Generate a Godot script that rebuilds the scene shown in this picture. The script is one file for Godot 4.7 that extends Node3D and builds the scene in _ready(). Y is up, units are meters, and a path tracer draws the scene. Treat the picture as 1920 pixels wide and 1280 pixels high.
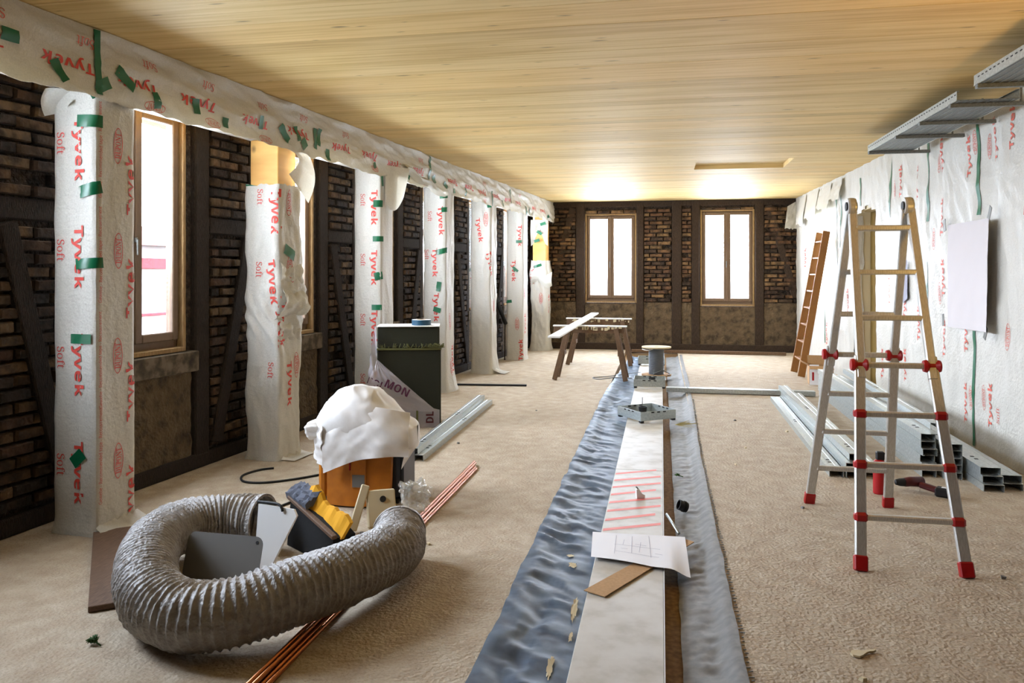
extends Node3D

# ---------------------------------------------------------------- layout
# x to the right, y up, camera at the origin looking down the hall towards -z.
# P(x, h, z) takes z as the distance down the hall.
const CEIL := 2.87
const BACK := 15.40
const BK := 1.0226           # the end wall's measures are taken at 15.06
const FRONT := -3.6
const BAY := 1.86          # spacing of the columns
const COLW := 0.28
const WALL_N := 0.47       # brick face behind the room side of the columns
const LAMP := 25.0           # strength of the floodlight
var rng := RandomNumberGenerator.new()
var M := {}
var counts := {}
var LEFT: Transform3D      # local: +x into the room, -z along the column row, origin at the first column's corner
var glyphs := {}
var n_fold := FastNoiseLite.new()
var n_fine := FastNoiseLite.new()
var n_ridge := FastNoiseLite.new()
var n_cell := FastNoiseLite.new()

func P(x: float, h: float, z: float) -> Vector3:
	return Vector3(x, h, -z)

func right_wall_x(z: float) -> float:
	return 2.505 + (BACK - z) * 0.0188

# ---------------------------------------------------------------- nodes
func numbered(called: String) -> String:
	var k: int = counts.get(called, -1) + 1
	counts[called] = k
	return called if k == 0 else "%s_%03d" % [called, k]

func thing(called: String, label: String, category: String, xf := Transform3D(), group := "") -> Node3D:
	var o := Node3D.new()
	o.name = numbered(called)
	add_child(o)
	o.transform = xf
	o.set_meta("label", label)
	o.set_meta("category", category)
	if group != "":
		o.set_meta("group", group)
	return o

func structure(called: String, label: String, xf := Transform3D()) -> Node3D:
	var o := Node3D.new()
	o.name = called
	add_child(o)
	o.transform = xf
	o.set_meta("label", label)
	o.set_meta("kind", "structure")
	o.set_meta("category", called.get_slice("_", 0))
	return o

func part(called: String, mesh: Mesh, mat: Material, parent: Node3D, xf := Transform3D()) -> MeshInstance3D:
	var o := MeshInstance3D.new()
	o.name = called
	o.mesh = mesh
	o.material_override = mat
	o.transform = xf
	parent.add_child(o, true)
	return o

func at(p: Vector3, yaw := 0.0) -> Transform3D:
	return Transform3D(Basis(Vector3.UP, yaw), p)

# ---------------------------------------------------------------- mesh building
func new_st(flat := true) -> SurfaceTool:
	var st := SurfaceTool.new()
	st.begin(Mesh.PRIMITIVE_TRIANGLES)
	st.set_smooth_group(-1 if flat else 0)
	return st

func done(st: SurfaceTool) -> ArrayMesh:
	st.generate_normals()
	return st.commit()

func tri(st: SurfaceTool, a: Vector3, b: Vector3, c: Vector3) -> void:
	st.add_vertex(a); st.add_vertex(b); st.add_vertex(c)

func quad(st: SurfaceTool, a: Vector3, b: Vector3, c: Vector3, d: Vector3) -> void:
	tri(st, a, b, c)
	tri(st, a, c, d)

func poly_out(st: SurfaceTool, pts: Array, middle: Vector3) -> void:
	var c := Vector3.ZERO
	for p in pts: c += p
	c /= pts.size()
	var n: Vector3 = (pts[0] - pts[2]).cross(pts[0] - pts[1])
	var flip := n.dot(c - middle) < 0.0
	for i in range(1, pts.size() - 1):
		if flip: tri(st, pts[0], pts[i + 1], pts[i])
		else: tri(st, pts[0], pts[i], pts[i + 1])

# a box of that size round the origin of xf, its edges cut by ch
func add_box(st: SurfaceTool, xf: Transform3D, size: Vector3, ch := 0.0) -> void:
	var h := size / 2
	var o := xf.origin
	if ch <= 0.0:
		var v := []
		for i in 8:
			v.append(xf * Vector3(h.x * (1 if i & 1 else -1), h.y * (1 if i & 2 else -1), h.z * (1 if i & 4 else -1)))
		for f in [[0, 1, 3, 2], [4, 5, 7, 6], [0, 1, 5, 4], [2, 3, 7, 6], [0, 2, 6, 4], [1, 3, 7, 5]]:
			poly_out(st, [v[f[0]], v[f[1]], v[f[2]], v[f[3]]], o)
		return
	ch = minf(ch, minf(h.x, minf(h.y, h.z)) * 0.9)
	var vx := []; var vy := []; var vz := []
	for i in 8:
		var s := Vector3(1 if i & 1 else -1, 1 if i & 2 else -1, 1 if i & 4 else -1)
		vx.append(xf * (s * Vector3(h.x, h.y - ch, h.z - ch)))
		vy.append(xf * (s * Vector3(h.x - ch, h.y, h.z - ch)))
		vz.append(xf * (s * Vector3(h.x - ch, h.y - ch, h.z)))
	for f in [[0, 2, 6, 4], [1, 3, 7, 5]]: poly_out(st, [vx[f[0]], vx[f[1]], vx[f[2]], vx[f[3]]], o)
	for f in [[0, 1, 5, 4], [2, 3, 7, 6]]: poly_out(st, [vy[f[0]], vy[f[1]], vy[f[2]], vy[f[3]]], o)
	for f in [[0, 1, 3, 2], [4, 5, 7, 6]]: poly_out(st, [vz[f[0]], vz[f[1]], vz[f[2]], vz[f[3]]], o)
	for e in [[0, 1], [2, 3], [4, 5], [6, 7]]: poly_out(st, [vy[e[0]], vy[e[1]], vz[e[1]], vz[e[0]]], o)
	for e in [[0, 2], [1, 3], [4, 6], [5, 7]]: poly_out(st, [vx[e[0]], vx[e[1]], vz[e[1]], vz[e[0]]], o)
	for e in [[0, 4], [1, 5], [2, 6], [3, 7]]: poly_out(st, [vx[e[0]], vx[e[1]], vy[e[1]], vy[e[0]]], o)
	for i in 8: poly_out(st, [vx[i], vy[i], vz[i]], o)

var box_cache := {}
func box_mesh(size: Vector3, ch := 0.0) -> ArrayMesh:
	var key := "%s %s" % [size, ch]
	if not box_cache.has(key):
		var st := new_st()
		add_box(st, Transform3D(), size, ch)
		box_cache[key] = done(st)
	return box_cache[key]

func box_between(lo: Vector3, hi: Vector3, ch := 0.0) -> ArrayMesh:
	var st := new_st()
	add_box(st, Transform3D(Basis(), (lo + hi) / 2), (hi - lo).abs(), ch)
	return done(st)

# a bar from a to b: width across the side axis, depth across the other one
func bar_xf(a: Vector3, b: Vector3, side := Vector3.UP) -> Transform3D:
	var y := (b - a).normalized()
	var z := side.slide(y)
	if z.length() < 0.01: z = Vector3.RIGHT.slide(y)
	z = z.normalized()
	return Transform3D(Basis(y.cross(z), y, z), (a + b) / 2)

func add_bar(st: SurfaceTool, a: Vector3, b: Vector3, width: float, depth: float, side := Vector3.UP, ch := 0.0) -> void:
	add_box(st, bar_xf(a, b, side), Vector3(width, a.distance_to(b), depth), ch)

func bar_mesh(a: Vector3, b: Vector3, width: float, depth: float, side := Vector3.UP, ch := 0.0) -> ArrayMesh:
	var st := new_st()
	add_bar(st, a, b, width, depth, side, ch)
	return done(st)

# a surface from f(u, v) over the unit square
func add_sheet(st: SurfaceTool, nu: int, nv: int, f: Callable) -> void:
	var g := []
	for i in nu + 1:
		var row := PackedVector3Array()
		for j in nv + 1:
			row.append(f.call(float(i) / nu, float(j) / nv))
		g.append(row)
	for i in nu:
		for j in nv:
			quad(st, g[i][j], g[i + 1][j], g[i + 1][j + 1], g[i][j + 1])

func sheet_mesh(nu: int, nv: int, f: Callable, flat := false) -> ArrayMesh:
	var st := new_st(flat)
	add_sheet(st, nu, nv, f)
	return done(st)

# a sheet with thickness along the given direction
func slab_sheet(nu: int, nv: int, f: Callable, thick: Vector3, flat := false) -> ArrayMesh:
	var st := new_st(flat)
	add_sheet(st, nu, nv, f)
	add_sheet(st, nu, nv, func(u, v): return f.call(1.0 - u, v) + thick)
	st.set_smooth_group(-1)
	for i in nu:
		var a := float(i) / nu
		var b := float(i + 1) / nu
		for v in [0.0, 1.0]:
			var p: Vector3 = f.call(a, v)
			var q: Vector3 = f.call(b, v)
			quad(st, p, q, q + thick, p + thick)
	for j in nv:
		var a := float(j) / nv
		var b := float(j + 1) / nv
		for u in [0.0, 1.0]:
			var p: Vector3 = f.call(u, a)
			var q: Vector3 = f.call(u, b)
			quad(st, p, q, q + thick, p + thick)
	return done(st)

func add_tube(st: SurfaceTool, pts: Array, radius, sides := 10, caps := true) -> void:
	var rings := []
	var up := Vector3.UP
	var n := pts.size()
	for i in n:
		var d: Vector3 = (pts[mini(i + 1, n - 1)] - pts[maxi(i - 1, 0)]).normalized()
		if absf(d.dot(up)) > 0.95 and i == 0: up = Vector3.RIGHT
		var x := up.cross(d).normalized()
		var y := d.cross(x)
		up = y
		var ring := PackedVector3Array()
		for k in sides:
			var a := TAU * k / sides
			var r: float = radius.call(float(i) / (n - 1), a) if radius is Callable else radius
			ring.append(pts[i] + (x * cos(a) + y * sin(a)) * r)
		rings.append(ring)
	for i in n - 1:
		for k in sides:
			var l := (k + 1) % sides
			quad(st, rings[i][k], rings[i][l], rings[i + 1][l], rings[i + 1][k])
	if caps:
		for k in sides:
			var l := (k + 1) % sides
			tri(st, pts[0], rings[0][l], rings[0][k])
			tri(st, pts[n - 1], rings[n - 1][k], rings[n - 1][l])

func tube_mesh(pts: Array, radius, sides := 10, caps := true, flat := false) -> ArrayMesh:
	var st := new_st(flat)
	add_tube(st, pts, radius, sides, caps)
	return done(st)

# profile of (radius, height) pairs turned round the y axis
func add_lathe(st: SurfaceTool, profile: Array, sides := 28, xf := Transform3D()) -> void:
	for i in profile.size() - 1:
		for k in sides:
			var a := TAU * k / sides
			var b := TAU * (k + 1) / sides
			var p: Vector2 = profile[i]
			var q: Vector2 = profile[i + 1]
			quad(st, xf * Vector3(p.x * cos(a), p.y, p.x * sin(a)), xf * Vector3(p.x * cos(b), p.y, p.x * sin(b)), xf * Vector3(q.x * cos(b), q.y, q.x * sin(b)), xf * Vector3(q.x * cos(a), q.y, q.x * sin(a)))

func lathe_mesh(profile: Array, sides := 28) -> ArrayMesh:
	var st := new_st()
	add_lathe(st, profile, sides)
	return done(st)

# an outline (x, y) drawn out along z from z0 to z1
func add_extrude(st: SurfaceTool, outline: PackedVector2Array, z0: float, z1: float, xf := Transform3D()) -> void:
	var idx := Geometry2D.triangulate_polygon(outline)
	for i in range(0, idx.size(), 3):
		var a := outline[idx[i]]; var b := outline[idx[i + 1]]; var c := outline[idx[i + 2]]
		tri(st, xf * Vector3(a.x, a.y, z0), xf * Vector3(b.x, b.y, z0), xf * Vector3(c.x, c.y, z0))
		tri(st, xf * Vector3(a.x, a.y, z1), xf * Vector3(c.x, c.y, z1), xf * Vector3(b.x, b.y, z1))
	for i in outline.size():
		var a := outline[i]
		var b := outline[(i + 1) % outline.size()]
		quad(st, xf * Vector3(a.x, a.y, z0), xf * Vector3(b.x, b.y, z0), xf * Vector3(b.x, b.y, z1), xf * Vector3(a.x, a.y, z1))

func extrude_mesh(outline: PackedVector2Array, z0: float, z1: float) -> ArrayMesh:
	var st := new_st()
	add_extrude(st, outline, z0, z1)
	return done(st)

func grid_at(g: Array, u: float, v: float) -> Vector3:
	var x := clampf(u, 0.0, 1.0) * (g.size() - 1)
	var i := mini(int(x), g.size() - 2)
	var row: PackedVector3Array = g[i]
	var y := clampf(v, 0.0, 1.0) * (row.size() - 1)
	var j := mini(int(y), row.size() - 2)
	var nxt: PackedVector3Array = g[i + 1]
	return row[j].lerp(nxt[j], x - i).lerp(row[j + 1].lerp(nxt[j + 1], x - i), y - j)

func smooth_path(pts: Array, steps: int) -> Array:
	var c := Curve3D.new()
	for i in pts.size():
		var a: Vector3 = pts[maxi(i - 1, 0)]
		var b: Vector3 = pts[mini(i + 1, pts.size() - 1)]
		var t := (b - a) / 6.0
		c.add_point(pts[i], -t, t)
	c.bake_interval = 0.01
	var out := []
	for i in steps + 1:
		out.append(c.sample_baked(c.get_baked_length() * i / steps, true))
	return out

# ---------------------------------------------------------------- materials
func mat(color: Color, rough := 0.8, metal := 0.0) -> StandardMaterial3D:
	var m := StandardMaterial3D.new()
	m.albedo_color = color
	m.roughness = rough
	m.metallic = metal
	return m

func ramp(pairs: Array) -> Gradient:
	var g := Gradient.new()
	g.offsets = PackedFloat32Array(pairs.map(func(p): return p[0]))
	g.colors = PackedColorArray(pairs.map(func(p): return p[1]))
	return g

func noise_tex(freq: float, pairs: Array, seed_ := 1, kind := FastNoiseLite.TYPE_SIMPLEX_SMOOTH, octaves := 5, size := 512) -> NoiseTexture2D:
	var n := FastNoiseLite.new()
	n.noise_type = kind
	n.frequency = freq
	n.seed = seed_
	n.fractal_octaves = octaves
	var t := NoiseTexture2D.new()
	t.noise = n
	t.width = size
	t.height = size
	t.seamless = true
	t.normalize = true
	if pairs.size(): t.color_ramp = ramp(pairs)
	return t

func mapped(m: StandardMaterial3D, albedo: Texture2D, scale: Vector3, bump: Texture2D = null, bump_cm := 0.0, world := true) -> StandardMaterial3D:
	m.uv1_triplanar = true
	m.uv1_world_triplanar = world
	m.uv1_scale = scale
	m.albedo_texture = albedo
	if bump:
		m.heightmap_enabled = true
		m.heightmap_texture = bump
		m.heightmap_scale = bump_cm
	return m

# long grain along the picture's x, with knots and resin streaks
func wood_image(w: int, h: int, seed_: int, light: Color, dark: Color, knots: int) -> ImageTexture:
	var n := FastNoiseLite.new()
	n.seed = seed_
	n.frequency = 0.05
	n.fractal_octaves = 4
	var fine := n.get_seamless_image(w / 16, h)
	fine.resize(w, h, Image.INTERPOLATE_CUBIC)
	n.seed = seed_ + 7
	n.frequency = 0.02
	var broad := n.get_seamless_image(w / 8, h / 2)
	broad.resize(w, h, Image.INTERPOLATE_CUBIC)
	var r := RandomNumberGenerator.new()
	r.seed = seed_
	var spots := []
	for i in knots:
		spots.append([r.randf() * w, r.randf() * h, r.randf_range(2.0, 6.0)])
	var im := Image.create(w, h, false, Image.FORMAT_RGB8)
	for y in h:
		for x in w:
			var a := fine.get_pixel(x, y).r
			var b := broad.get_pixel(x, y).r
			var t := clampf(0.25 + (a - 0.5) * 1.1 + (b - 0.5) * 0.9, 0.0, 1.0)
			im.set_pixel(x, y, light.lerp(dark, t))
	for s in spots:
		var k: float = s[2]
		for dy in range(int(-k), int(k) + 1):
			for dx in range(int(-k * 2.5), int(k * 2.5) + 1):
				var q := sqrt(pow(dx / 2.5, 2) + dy * dy) / k
				if q < 1.0:
					var px := posmod(int(s[0]) + dx, w)
					var py := posmod(int(s[1]) + dy, h)
					im.set_pixel(px, py, im.get_pixel(px, py).lerp(dark.darkened(0.45), (1.0 - q) * 0.85))
	return ImageTexture.create_from_image(im)

func make_materials() -> void:
	n_fold.seed = 3; n_fold.frequency = 1.0; n_fold.fractal_octaves = 3
	n_fine.seed = 5; n_fine.frequency = 1.0; n_fine.fractal_octaves = 2
	n_ridge.seed = 9; n_ridge.frequency = 1.0; n_ridge.fractal_type = FastNoiseLite.FRACTAL_RIDGED; n_ridge.fractal_octaves = 3
	n_cell.seed = 4; n_cell.noise_type = FastNoiseLite.TYPE_CELLULAR; n_cell.frequency = 1.0
	n_cell.cellular_return_type = FastNoiseLite.RETURN_DISTANCE2_SUB; n_cell.fractal_type = FastNoiseLite.FRACTAL_NONE

	# ceiling boards: pale spruce, four tones
	var spruce := wood_image(1024, 512, 11, Color(0.885, 0.775, 0.54), Color(0.79, 0.66, 0.41), 26)
	var spruce2 := wood_image(1024, 512, 29, Color(0.89, 0.785, 0.555), Color(0.775, 0.645, 0.40), 16)
	for i in 4:
		var m := mat([Color(1, 1, 1), Color(0.97, 0.96, 0.93), Color(1.0, 0.98, 0.94), Color(0.94, 0.92, 0.88)][i], 0.62)
		mapped(m, spruce if i % 2 == 0 else spruce2, Vector3(0.22, 0.5, 0.9))
		m.uv1_offset = Vector3(0.31 * i, 0, 0.23 * i)
		M["board%d" % i] = m
	M.spruce = mapped(mat(Color(1.0, 0.97, 0.86), 0.6), wood_image(512, 256, 41, Color(0.93, 0.76, 0.48), Color(0.82, 0.6, 0.32), 8), Vector3(0.9, 0.5, 0.9))
	M.batten = mapped(mat(Color(0.64, 0.52, 0.345), 0.8), noise_tex(0.03, [[0.0, Color(0.75, 0.72, 0.68)], [1.0, Color(1, 1, 1)]], 5), Vector3(3, 0.6, 3))
	# screed
	var screed := noise_tex(0.012, [[0.0, Color(0.64, 0.572, 0.48)], [0.4, Color(0.69, 0.622, 0.53)], [0.62, Color(0.705, 0.645, 0.555)], [1.0, Color(0.755, 0.705, 0.625)]], 21, FastNoiseLite.TYPE_SIMPLEX_SMOOTH, 6, 1024)
	var grit := noise_tex(0.08, [], 22, FastNoiseLite.TYPE_SIMPLEX_SMOOTH, 5, 1024)
	M.screed = mapped(mat(Color(1, 1, 1), 0.82), screed, Vector3(0.45, 0.45, 0.45), grit, 0.5)
	M.screed.detail_enabled = true
	M.screed.detail_blend_mode = BaseMaterial3D.BLEND_MODE_MUL
	M.screed.detail_albedo = noise_tex(0.16, [[0.0, Color(0.78, 0.75, 0.71)], [0.28, Color(0.95, 0.94, 0.93)], [0.5, Color(1, 1, 1)], [1.0, Color(1, 1, 1)]], 27, FastNoiseLite.TYPE_SIMPLEX_SMOOTH, 3, 1024)
	M.screed.uv2_triplanar = true
	M.screed.uv2_world_triplanar = true
	M.screed.uv2_scale = Vector3(0.83, 0.83, 0.83)
	M.bed = mapped(mat(Color(0.60, 0.47, 0.28), 0.9), noise_tex(0.03, [[0.0, Color(0.7, 0.66, 0.6)], [1.0, Color(1, 1, 1)]], 8), Vector3(1.5, 1.5, 1.5))
	# bricks, mortar, old timber, plaster
	var mottle := noise_tex(0.02, [[0.0, Color(0.32, 0.30, 0.28)], [0.35, Color(0.62, 0.60, 0.57)], [0.6, Color(0.9, 0.88, 0.86)], [1.0, Color(1, 1, 1)]], 13)  # random dark mottling over bricks, mortar and sills
	var rough := noise_tex(0.05, [], 14)
	var tones := [Color(0.30, 0.215, 0.15), Color(0.36, 0.27, 0.18), Color(0.24, 0.18, 0.13), Color(0.40, 0.315, 0.215), Color(0.195, 0.15, 0.115), Color(0.40, 0.285, 0.19), Color(0.46, 0.34, 0.22), Color(0.33, 0.24, 0.165), Color(0.51, 0.40, 0.265), Color(0.28, 0.21, 0.15)]  # left wall's five darkened for its shade, end wall's five lightened as lit
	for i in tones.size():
		M["brick%d" % i] = mapped(mat(tones[i], 0.95), mottle, Vector3(0.55, 0.55, 0.55), rough, 1.2)
	M.bricks = mapped(mat(Color(1, 1, 1), 0.95), mottle, Vector3(0.55, 0.55, 0.55), rough, 1.2)
	M.bricks.vertex_color_use_as_albedo = true
	M.mortar = mapped(mat(Color(0.27, 0.22, 0.175), 1.0), mottle, Vector3(1.1, 1.1, 1.1), rough, 2.0)
	M.plaster = mapped(mat(Color(0.42, 0.355, 0.265), 1.0), noise_tex(0.014, [[0.0, Color(0.5, 0.47, 0.43)], [0.45, Color(0.82, 0.8, 0.77)], [1.0, Color(1, 1, 1)]], 15), Vector3(0.9, 0.9, 0.9), rough, 1.5)
	M.oldwood = mapped(mat(Color(0.215, 0.16, 0.115), 0.95), noise_tex(0.03, [[0.0, Color(0.5, 0.47, 0.44)], [1.0, Color(1, 1, 1)]], 16), Vector3(5, 0.8, 5), rough, 1.0)
	M.oldwood_lit = mapped(mat(Color(0.30, 0.225, 0.155), 0.95), noise_tex(0.03, [[0.0, Color(0.5, 0.46, 0.42)], [1.0, Color(1, 1, 1)]], 61), Vector3(5, 0.8, 5), rough, 1.0)  # lighter copy of oldwood, the end wall's stronger light put in the colour
	M.sill = mapped(mat(Color(0.46, 0.41, 0.34), 0.9), mottle, Vector3(0.8, 0.8, 0.8))
	M.frame = mapped(mat(Color(0.46, 0.37, 0.285), 0.55), noise_tex(0.03, [[0.0, Color(0.86, 0.85, 0.83)], [1.0, Color(1, 1, 1)]], 17), Vector3(6, 1, 6))
	M.render = mat(Color(0.78, 0.76, 0.72), 0.95)
	var glass := mat(Color(0.95, 0.98, 1.0, 0.05), 0.02)
	glass.transparency = BaseMaterial3D.TRANSPARENCY_ALPHA
	M.glass = glass
	# white membrane: lets some light through
	var fibre := noise_tex(0.06, [[0.0, Color(0.9, 0.9, 0.89)], [1.0, Color(1, 1, 1)]], 18)
	M.membrane = mapped(mat(Color(0.875, 0.86, 0.82), 0.5), fibre, Vector3(2.5, 2.5, 2.5), noise_tex(0.02, [], 19), 0.3)
	M.membrane.backlight_enabled = true
	M.membrane.backlight = Color(0.62, 0.61, 0.58)
	M.red = mat(Color(0.80, 0.25, 0.19), 0.6)
	M.red_pale = mat(Color(0.81, 0.37, 0.29), 0.6)
	M.green = mat(Color(0.03, 0.375, 0.235), 0.35)
	M.grey_tape = mat(Color(0.36, 0.35, 0.31), 0.5)
	# metals
	M.zinc = mapped(mat(Color(0.80, 0.82, 0.81), 0.42, 0.8), noise_tex(0.03, [[0.0, Color(0.82, 0.83, 0.83)], [1.0, Color(1, 1, 1)]], 31, FastNoiseLite.TYPE_CELLULAR, 2), Vector3(3, 3, 3))
	M.zinc_dull = mapped(mat(Color(0.56, 0.57, 0.56), 0.5, 0.7), noise_tex(0.04, [[0.0, Color(0.75, 0.76, 0.76)], [1.0, Color(1, 1, 1)]], 32), Vector3(3, 3, 3))
	M.alu = mapped(mat(Color(0.87, 0.865, 0.845), 0.42, 0.5), noise_tex(0.05, [[0.0, Color(0.78, 0.77, 0.75)], [1.0, Color(1, 1, 1)]], 33), Vector3(8, 0.9, 8))
	M.copper = mat(Color(0.78, 0.52, 0.37), 0.3, 0.95)
	M.black = mat(Color(0.035, 0.035, 0.04), 0.6)
	M.black_rough = mapped(mat(Color(0.075, 0.072, 0.075), 0.95), noise_tex(0.06, [[0.0, Color(0.4, 0.4, 0.4)], [1.0, Color(1, 1, 1)]], 34), Vector3(1, 1, 14))
	M.red_plastic = mat(Color(0.63, 0.03, 0.055), 0.4)
	M.dark_red = mat(Color(0.30, 0.02, 0.035), 0.45)
	# the rest
	M.duct_cover = mapped(mat(Color(0.77, 0.755, 0.72), 0.5), noise_tex(0.01, [[0.0, Color(0.84, 0.82, 0.78)], [0.5, Color(0.96, 0.95, 0.94)], [1.0, Color(1, 1, 1)]], 35), Vector3(0.9, 0.9, 0.9))
	M.blue_film = mapped(mat(Color(0.33, 0.40, 0.475), 0.5), noise_tex(0.012, [[0.0, Color(0.62, 0.64, 0.68)], [0.5, Color(0.9, 0.92, 0.95)], [0.8, Color(1.1, 1.1, 1.08)], [1.0, Color(1.35, 1.32, 1.25)]], 36), Vector3(1.1, 1.1, 1.1))
	M.grey_film = mapped(mat(Color(0.47, 0.462, 0.45), 0.6), noise_tex(0.02, [[0.0, Color(0.75, 0.75, 0.76)], [1.0, Color(1.1, 1.1, 1.08)]], 37), Vector3(1.3, 1.3, 1.3))
	M.paper = mat(Color(0.90, 0.895, 0.90), 0.8)
	M.grey_paper = mat(Color(0.79, 0.765, 0.765), 0.85)
	M.pencil = mat(Color(0.62, 0.62, 0.68), 0.9)
	M.card = mapped(mat(Color(0.72, 0.57, 0.40), 0.9), noise_tex(0.03, [[0.0, Color(0.9, 0.89, 0.87)], [1.0, Color(1, 1, 1)]], 38), Vector3(3, 3, 3))
	M.hose = mapped(mat(Color(0.66, 0.645, 0.63), 0.42), noise_tex(0.018, [[0.0, Color(0.72, 0.70, 0.68)], [0.5, Color(0.92, 0.91, 0.9)], [1.0, Color(1.08, 1.08, 1.08)]], 39), Vector3(1.8, 1.8, 1.8), noise_tex(0.05, [], 40), 0.8)
	M.wool = mapped(mat(Color(0.235, 0.235, 0.15), 1.0), noise_tex(0.1, [[0.0, Color(0.7, 0.7, 0.62)], [1.0, Color(1, 1, 1)]], 42), Vector3(4, 4, 4), noise_tex(0.2, [], 43), 1.5)
	M.wool_edge = mat(Color(0.40, 0.40, 0.24), 1.0)
	M.orange = mapped(mat(Color(0.78, 0.46, 0.03), 0.5), noise_tex(0.01, [[0.0, Color(0.86, 0.84, 0.8)], [1.0, Color(1, 1, 1)]], 44), Vector3(2, 2, 2))
	M.navy = mat(Color(0.05, 0.07, 0.12), 0.45)
	M.film = mat(Color(0.80, 0.775, 0.80, 0.55), 0.3)
	M.film.transparency = BaseMaterial3D.TRANSPARENCY_ALPHA
	M.purple = mat(Color(0.33, 0.10, 0.24), 0.6)
	M.maroon = mat(Color(0.32, 0.04, 0.08), 0.6)
	M.clear = mat(Color(0.92, 0.93, 0.9, 0.28), 0.06)
	M.clear.transparency = BaseMaterial3D.TRANSPARENCY_ALPHA
	M.wood_brown = mapped(mat(Color(0.46, 0.35, 0.265), 0.75), noise_tex(0.03, [[0.0, Color(0.7, 0.68, 0.65)], [1.0, Color(1, 1, 1)]], 45), Vector3(6, 6, 0.8))
	M.trestle = mapped(mat(Color(0.47, 0.36, 0.255), 0.8), noise_tex(0.03, [[0.0, Color(0.68, 0.66, 0.63)], [1.0, Color(1, 1, 1)]], 46), Vector3(7, 0.9, 7))
	M.ladder_wood = mapped(mat(Color(0.60, 0.40, 0.17), 0.55), noise_tex(0.03, [[0.0, Color(0.82, 0.8, 0.76)], [1.0, Color(1, 1, 1)]], 47), Vector3(8, 0.8, 8))
	M.white = mat(Color(0.90, 0.895, 0.88), 0.6)
	M.plate = mat(Color(0.43, 0.42, 0.40), 0.5)
	M.foam = mat(Color(0.86, 0.62, 0.12), 0.95)
	M.grey_wool = mapped(mat(Color(0.46, 0.48, 0.53), 1.0), noise_tex(0.08, [[0.0, Color(0.6, 0.6, 0.62)], [1.0, Color(1, 1, 1)]], 48), Vector3(5, 5, 5))
	M.cable_grey = mat(Color(0.44, 0.46, 0.49), 0.55)
	M.teal = mat(Color(0.10, 0.27, 0.36), 0.4)
	M.leaf = mat(Color(0.16, 0.30, 0.06), 0.8)
	M.cloth = mapped(mat(Color(0.91, 0.90, 0.885), 0.6), noise_tex(0.02, [[0.0, Color(0.95, 0.94, 0.93)], [1.0, Color(1, 1, 1)]], 49), Vector3(2, 2, 2))
	M.ochre = mapped(mat(Color(0.48, 0.38, 0.13), 0.7), noise_tex(0.03, [[0.0, Color(0.88, 0.87, 0.84)], [1.0, Color(1, 1, 1)]], 50), Vector3(3, 0.7, 3))
	M.cream = mat(Color(0.80, 0.74, 0.60), 0.75)
	M.stripe = mat(Color(0.87, 0.46, 0.42), 0.55)
	M.facade = mat(Color(0.86, 0.84, 0.83), 0.9)
	M.facade_red = mat(Color(0.60, 0.14, 0.17), 0.9)
	M.roof = mat(Color(0.42, 0.20, 0.15), 0.9)
	M.straw = mat(Color(0.60, 0.54, 0.30), 0.8)

# ---------------------------------------------------------------- lettering
func glyph(text: String, serif: bool, bold: float) -> Dictionary:
	var key := text + str(serif) + str(bold)
	if glyphs.has(key): return glyphs[key]
	var f := SystemFont.new()
	f.font_names = PackedStringArray(["Droid Serif" if serif else "Droid Sans"])
	f.font_weight = 700 if bold > 0.2 else 400
	var t := TextMesh.new()
	t.text = text
	t.font = f
	t.font_size = 32
	t.pixel_size = 0.01
	t.curve_step = 3.0
	t.depth = 0.0
	var a := t.get_mesh_arrays()
	var pts: PackedVector3Array = a[Mesh.ARRAY_VERTEX]
	var idx = a[Mesh.ARRAY_INDEX]
	var lo := Vector2(1e9, 1e9)
	var hi := -lo
	for p in pts:
		lo = lo.min(Vector2(p.x, p.y))
		hi = hi.max(Vector2(p.x, p.y))
	var out := PackedVector2Array()
	var scale := 1.0 / maxf(hi.x - lo.x, 0.001)
	if idx != null and idx.size() > 0:
		for i in idx: out.append((Vector2(pts[i].x, pts[i].y) - (lo + hi) / 2) * scale)
	else:
		for p in pts: out.append((Vector2(p.x, p.y) - (lo + hi) / 2) * scale)
	glyphs[key] = {"pts": out, "aspect": (hi.y - lo.y) * scale}
	return glyphs[key]

# flat print laid on a surface: f takes (right, up) in metres from the print's middle, after turning
func add_print(st: SurfaceTool, pts: PackedVector2Array, size: Vector2, turn: float, f: Callable) -> void:
	var c := cos(turn)
	var s := sin(turn)
	for p in pts:
		var q := p * size
		st.add_vertex(f.call(q.x * c - q.y * s, q.x * s + q.y * c))

func oval_pts(rx: float, ry: float, w: float) -> PackedVector2Array:
	var out := PackedVector2Array()
	var n := 28
	for i in n:
		var a := TAU * i / n
		var b := TAU * (i + 1) / n
		var p := Vector2(cos(a) * rx, sin(a) * ry)
		var q := Vector2(cos(b) * rx, sin(b) * ry)
		var p2 := Vector2(cos(a) * (rx - w), sin(a) * (ry - w))
		var q2 := Vector2(cos(b) * (rx - w), sin(b) * (ry - w))
		out.append_array(PackedVector2Array([p, q, q2, p, q2, p2]))
	return out

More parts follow.
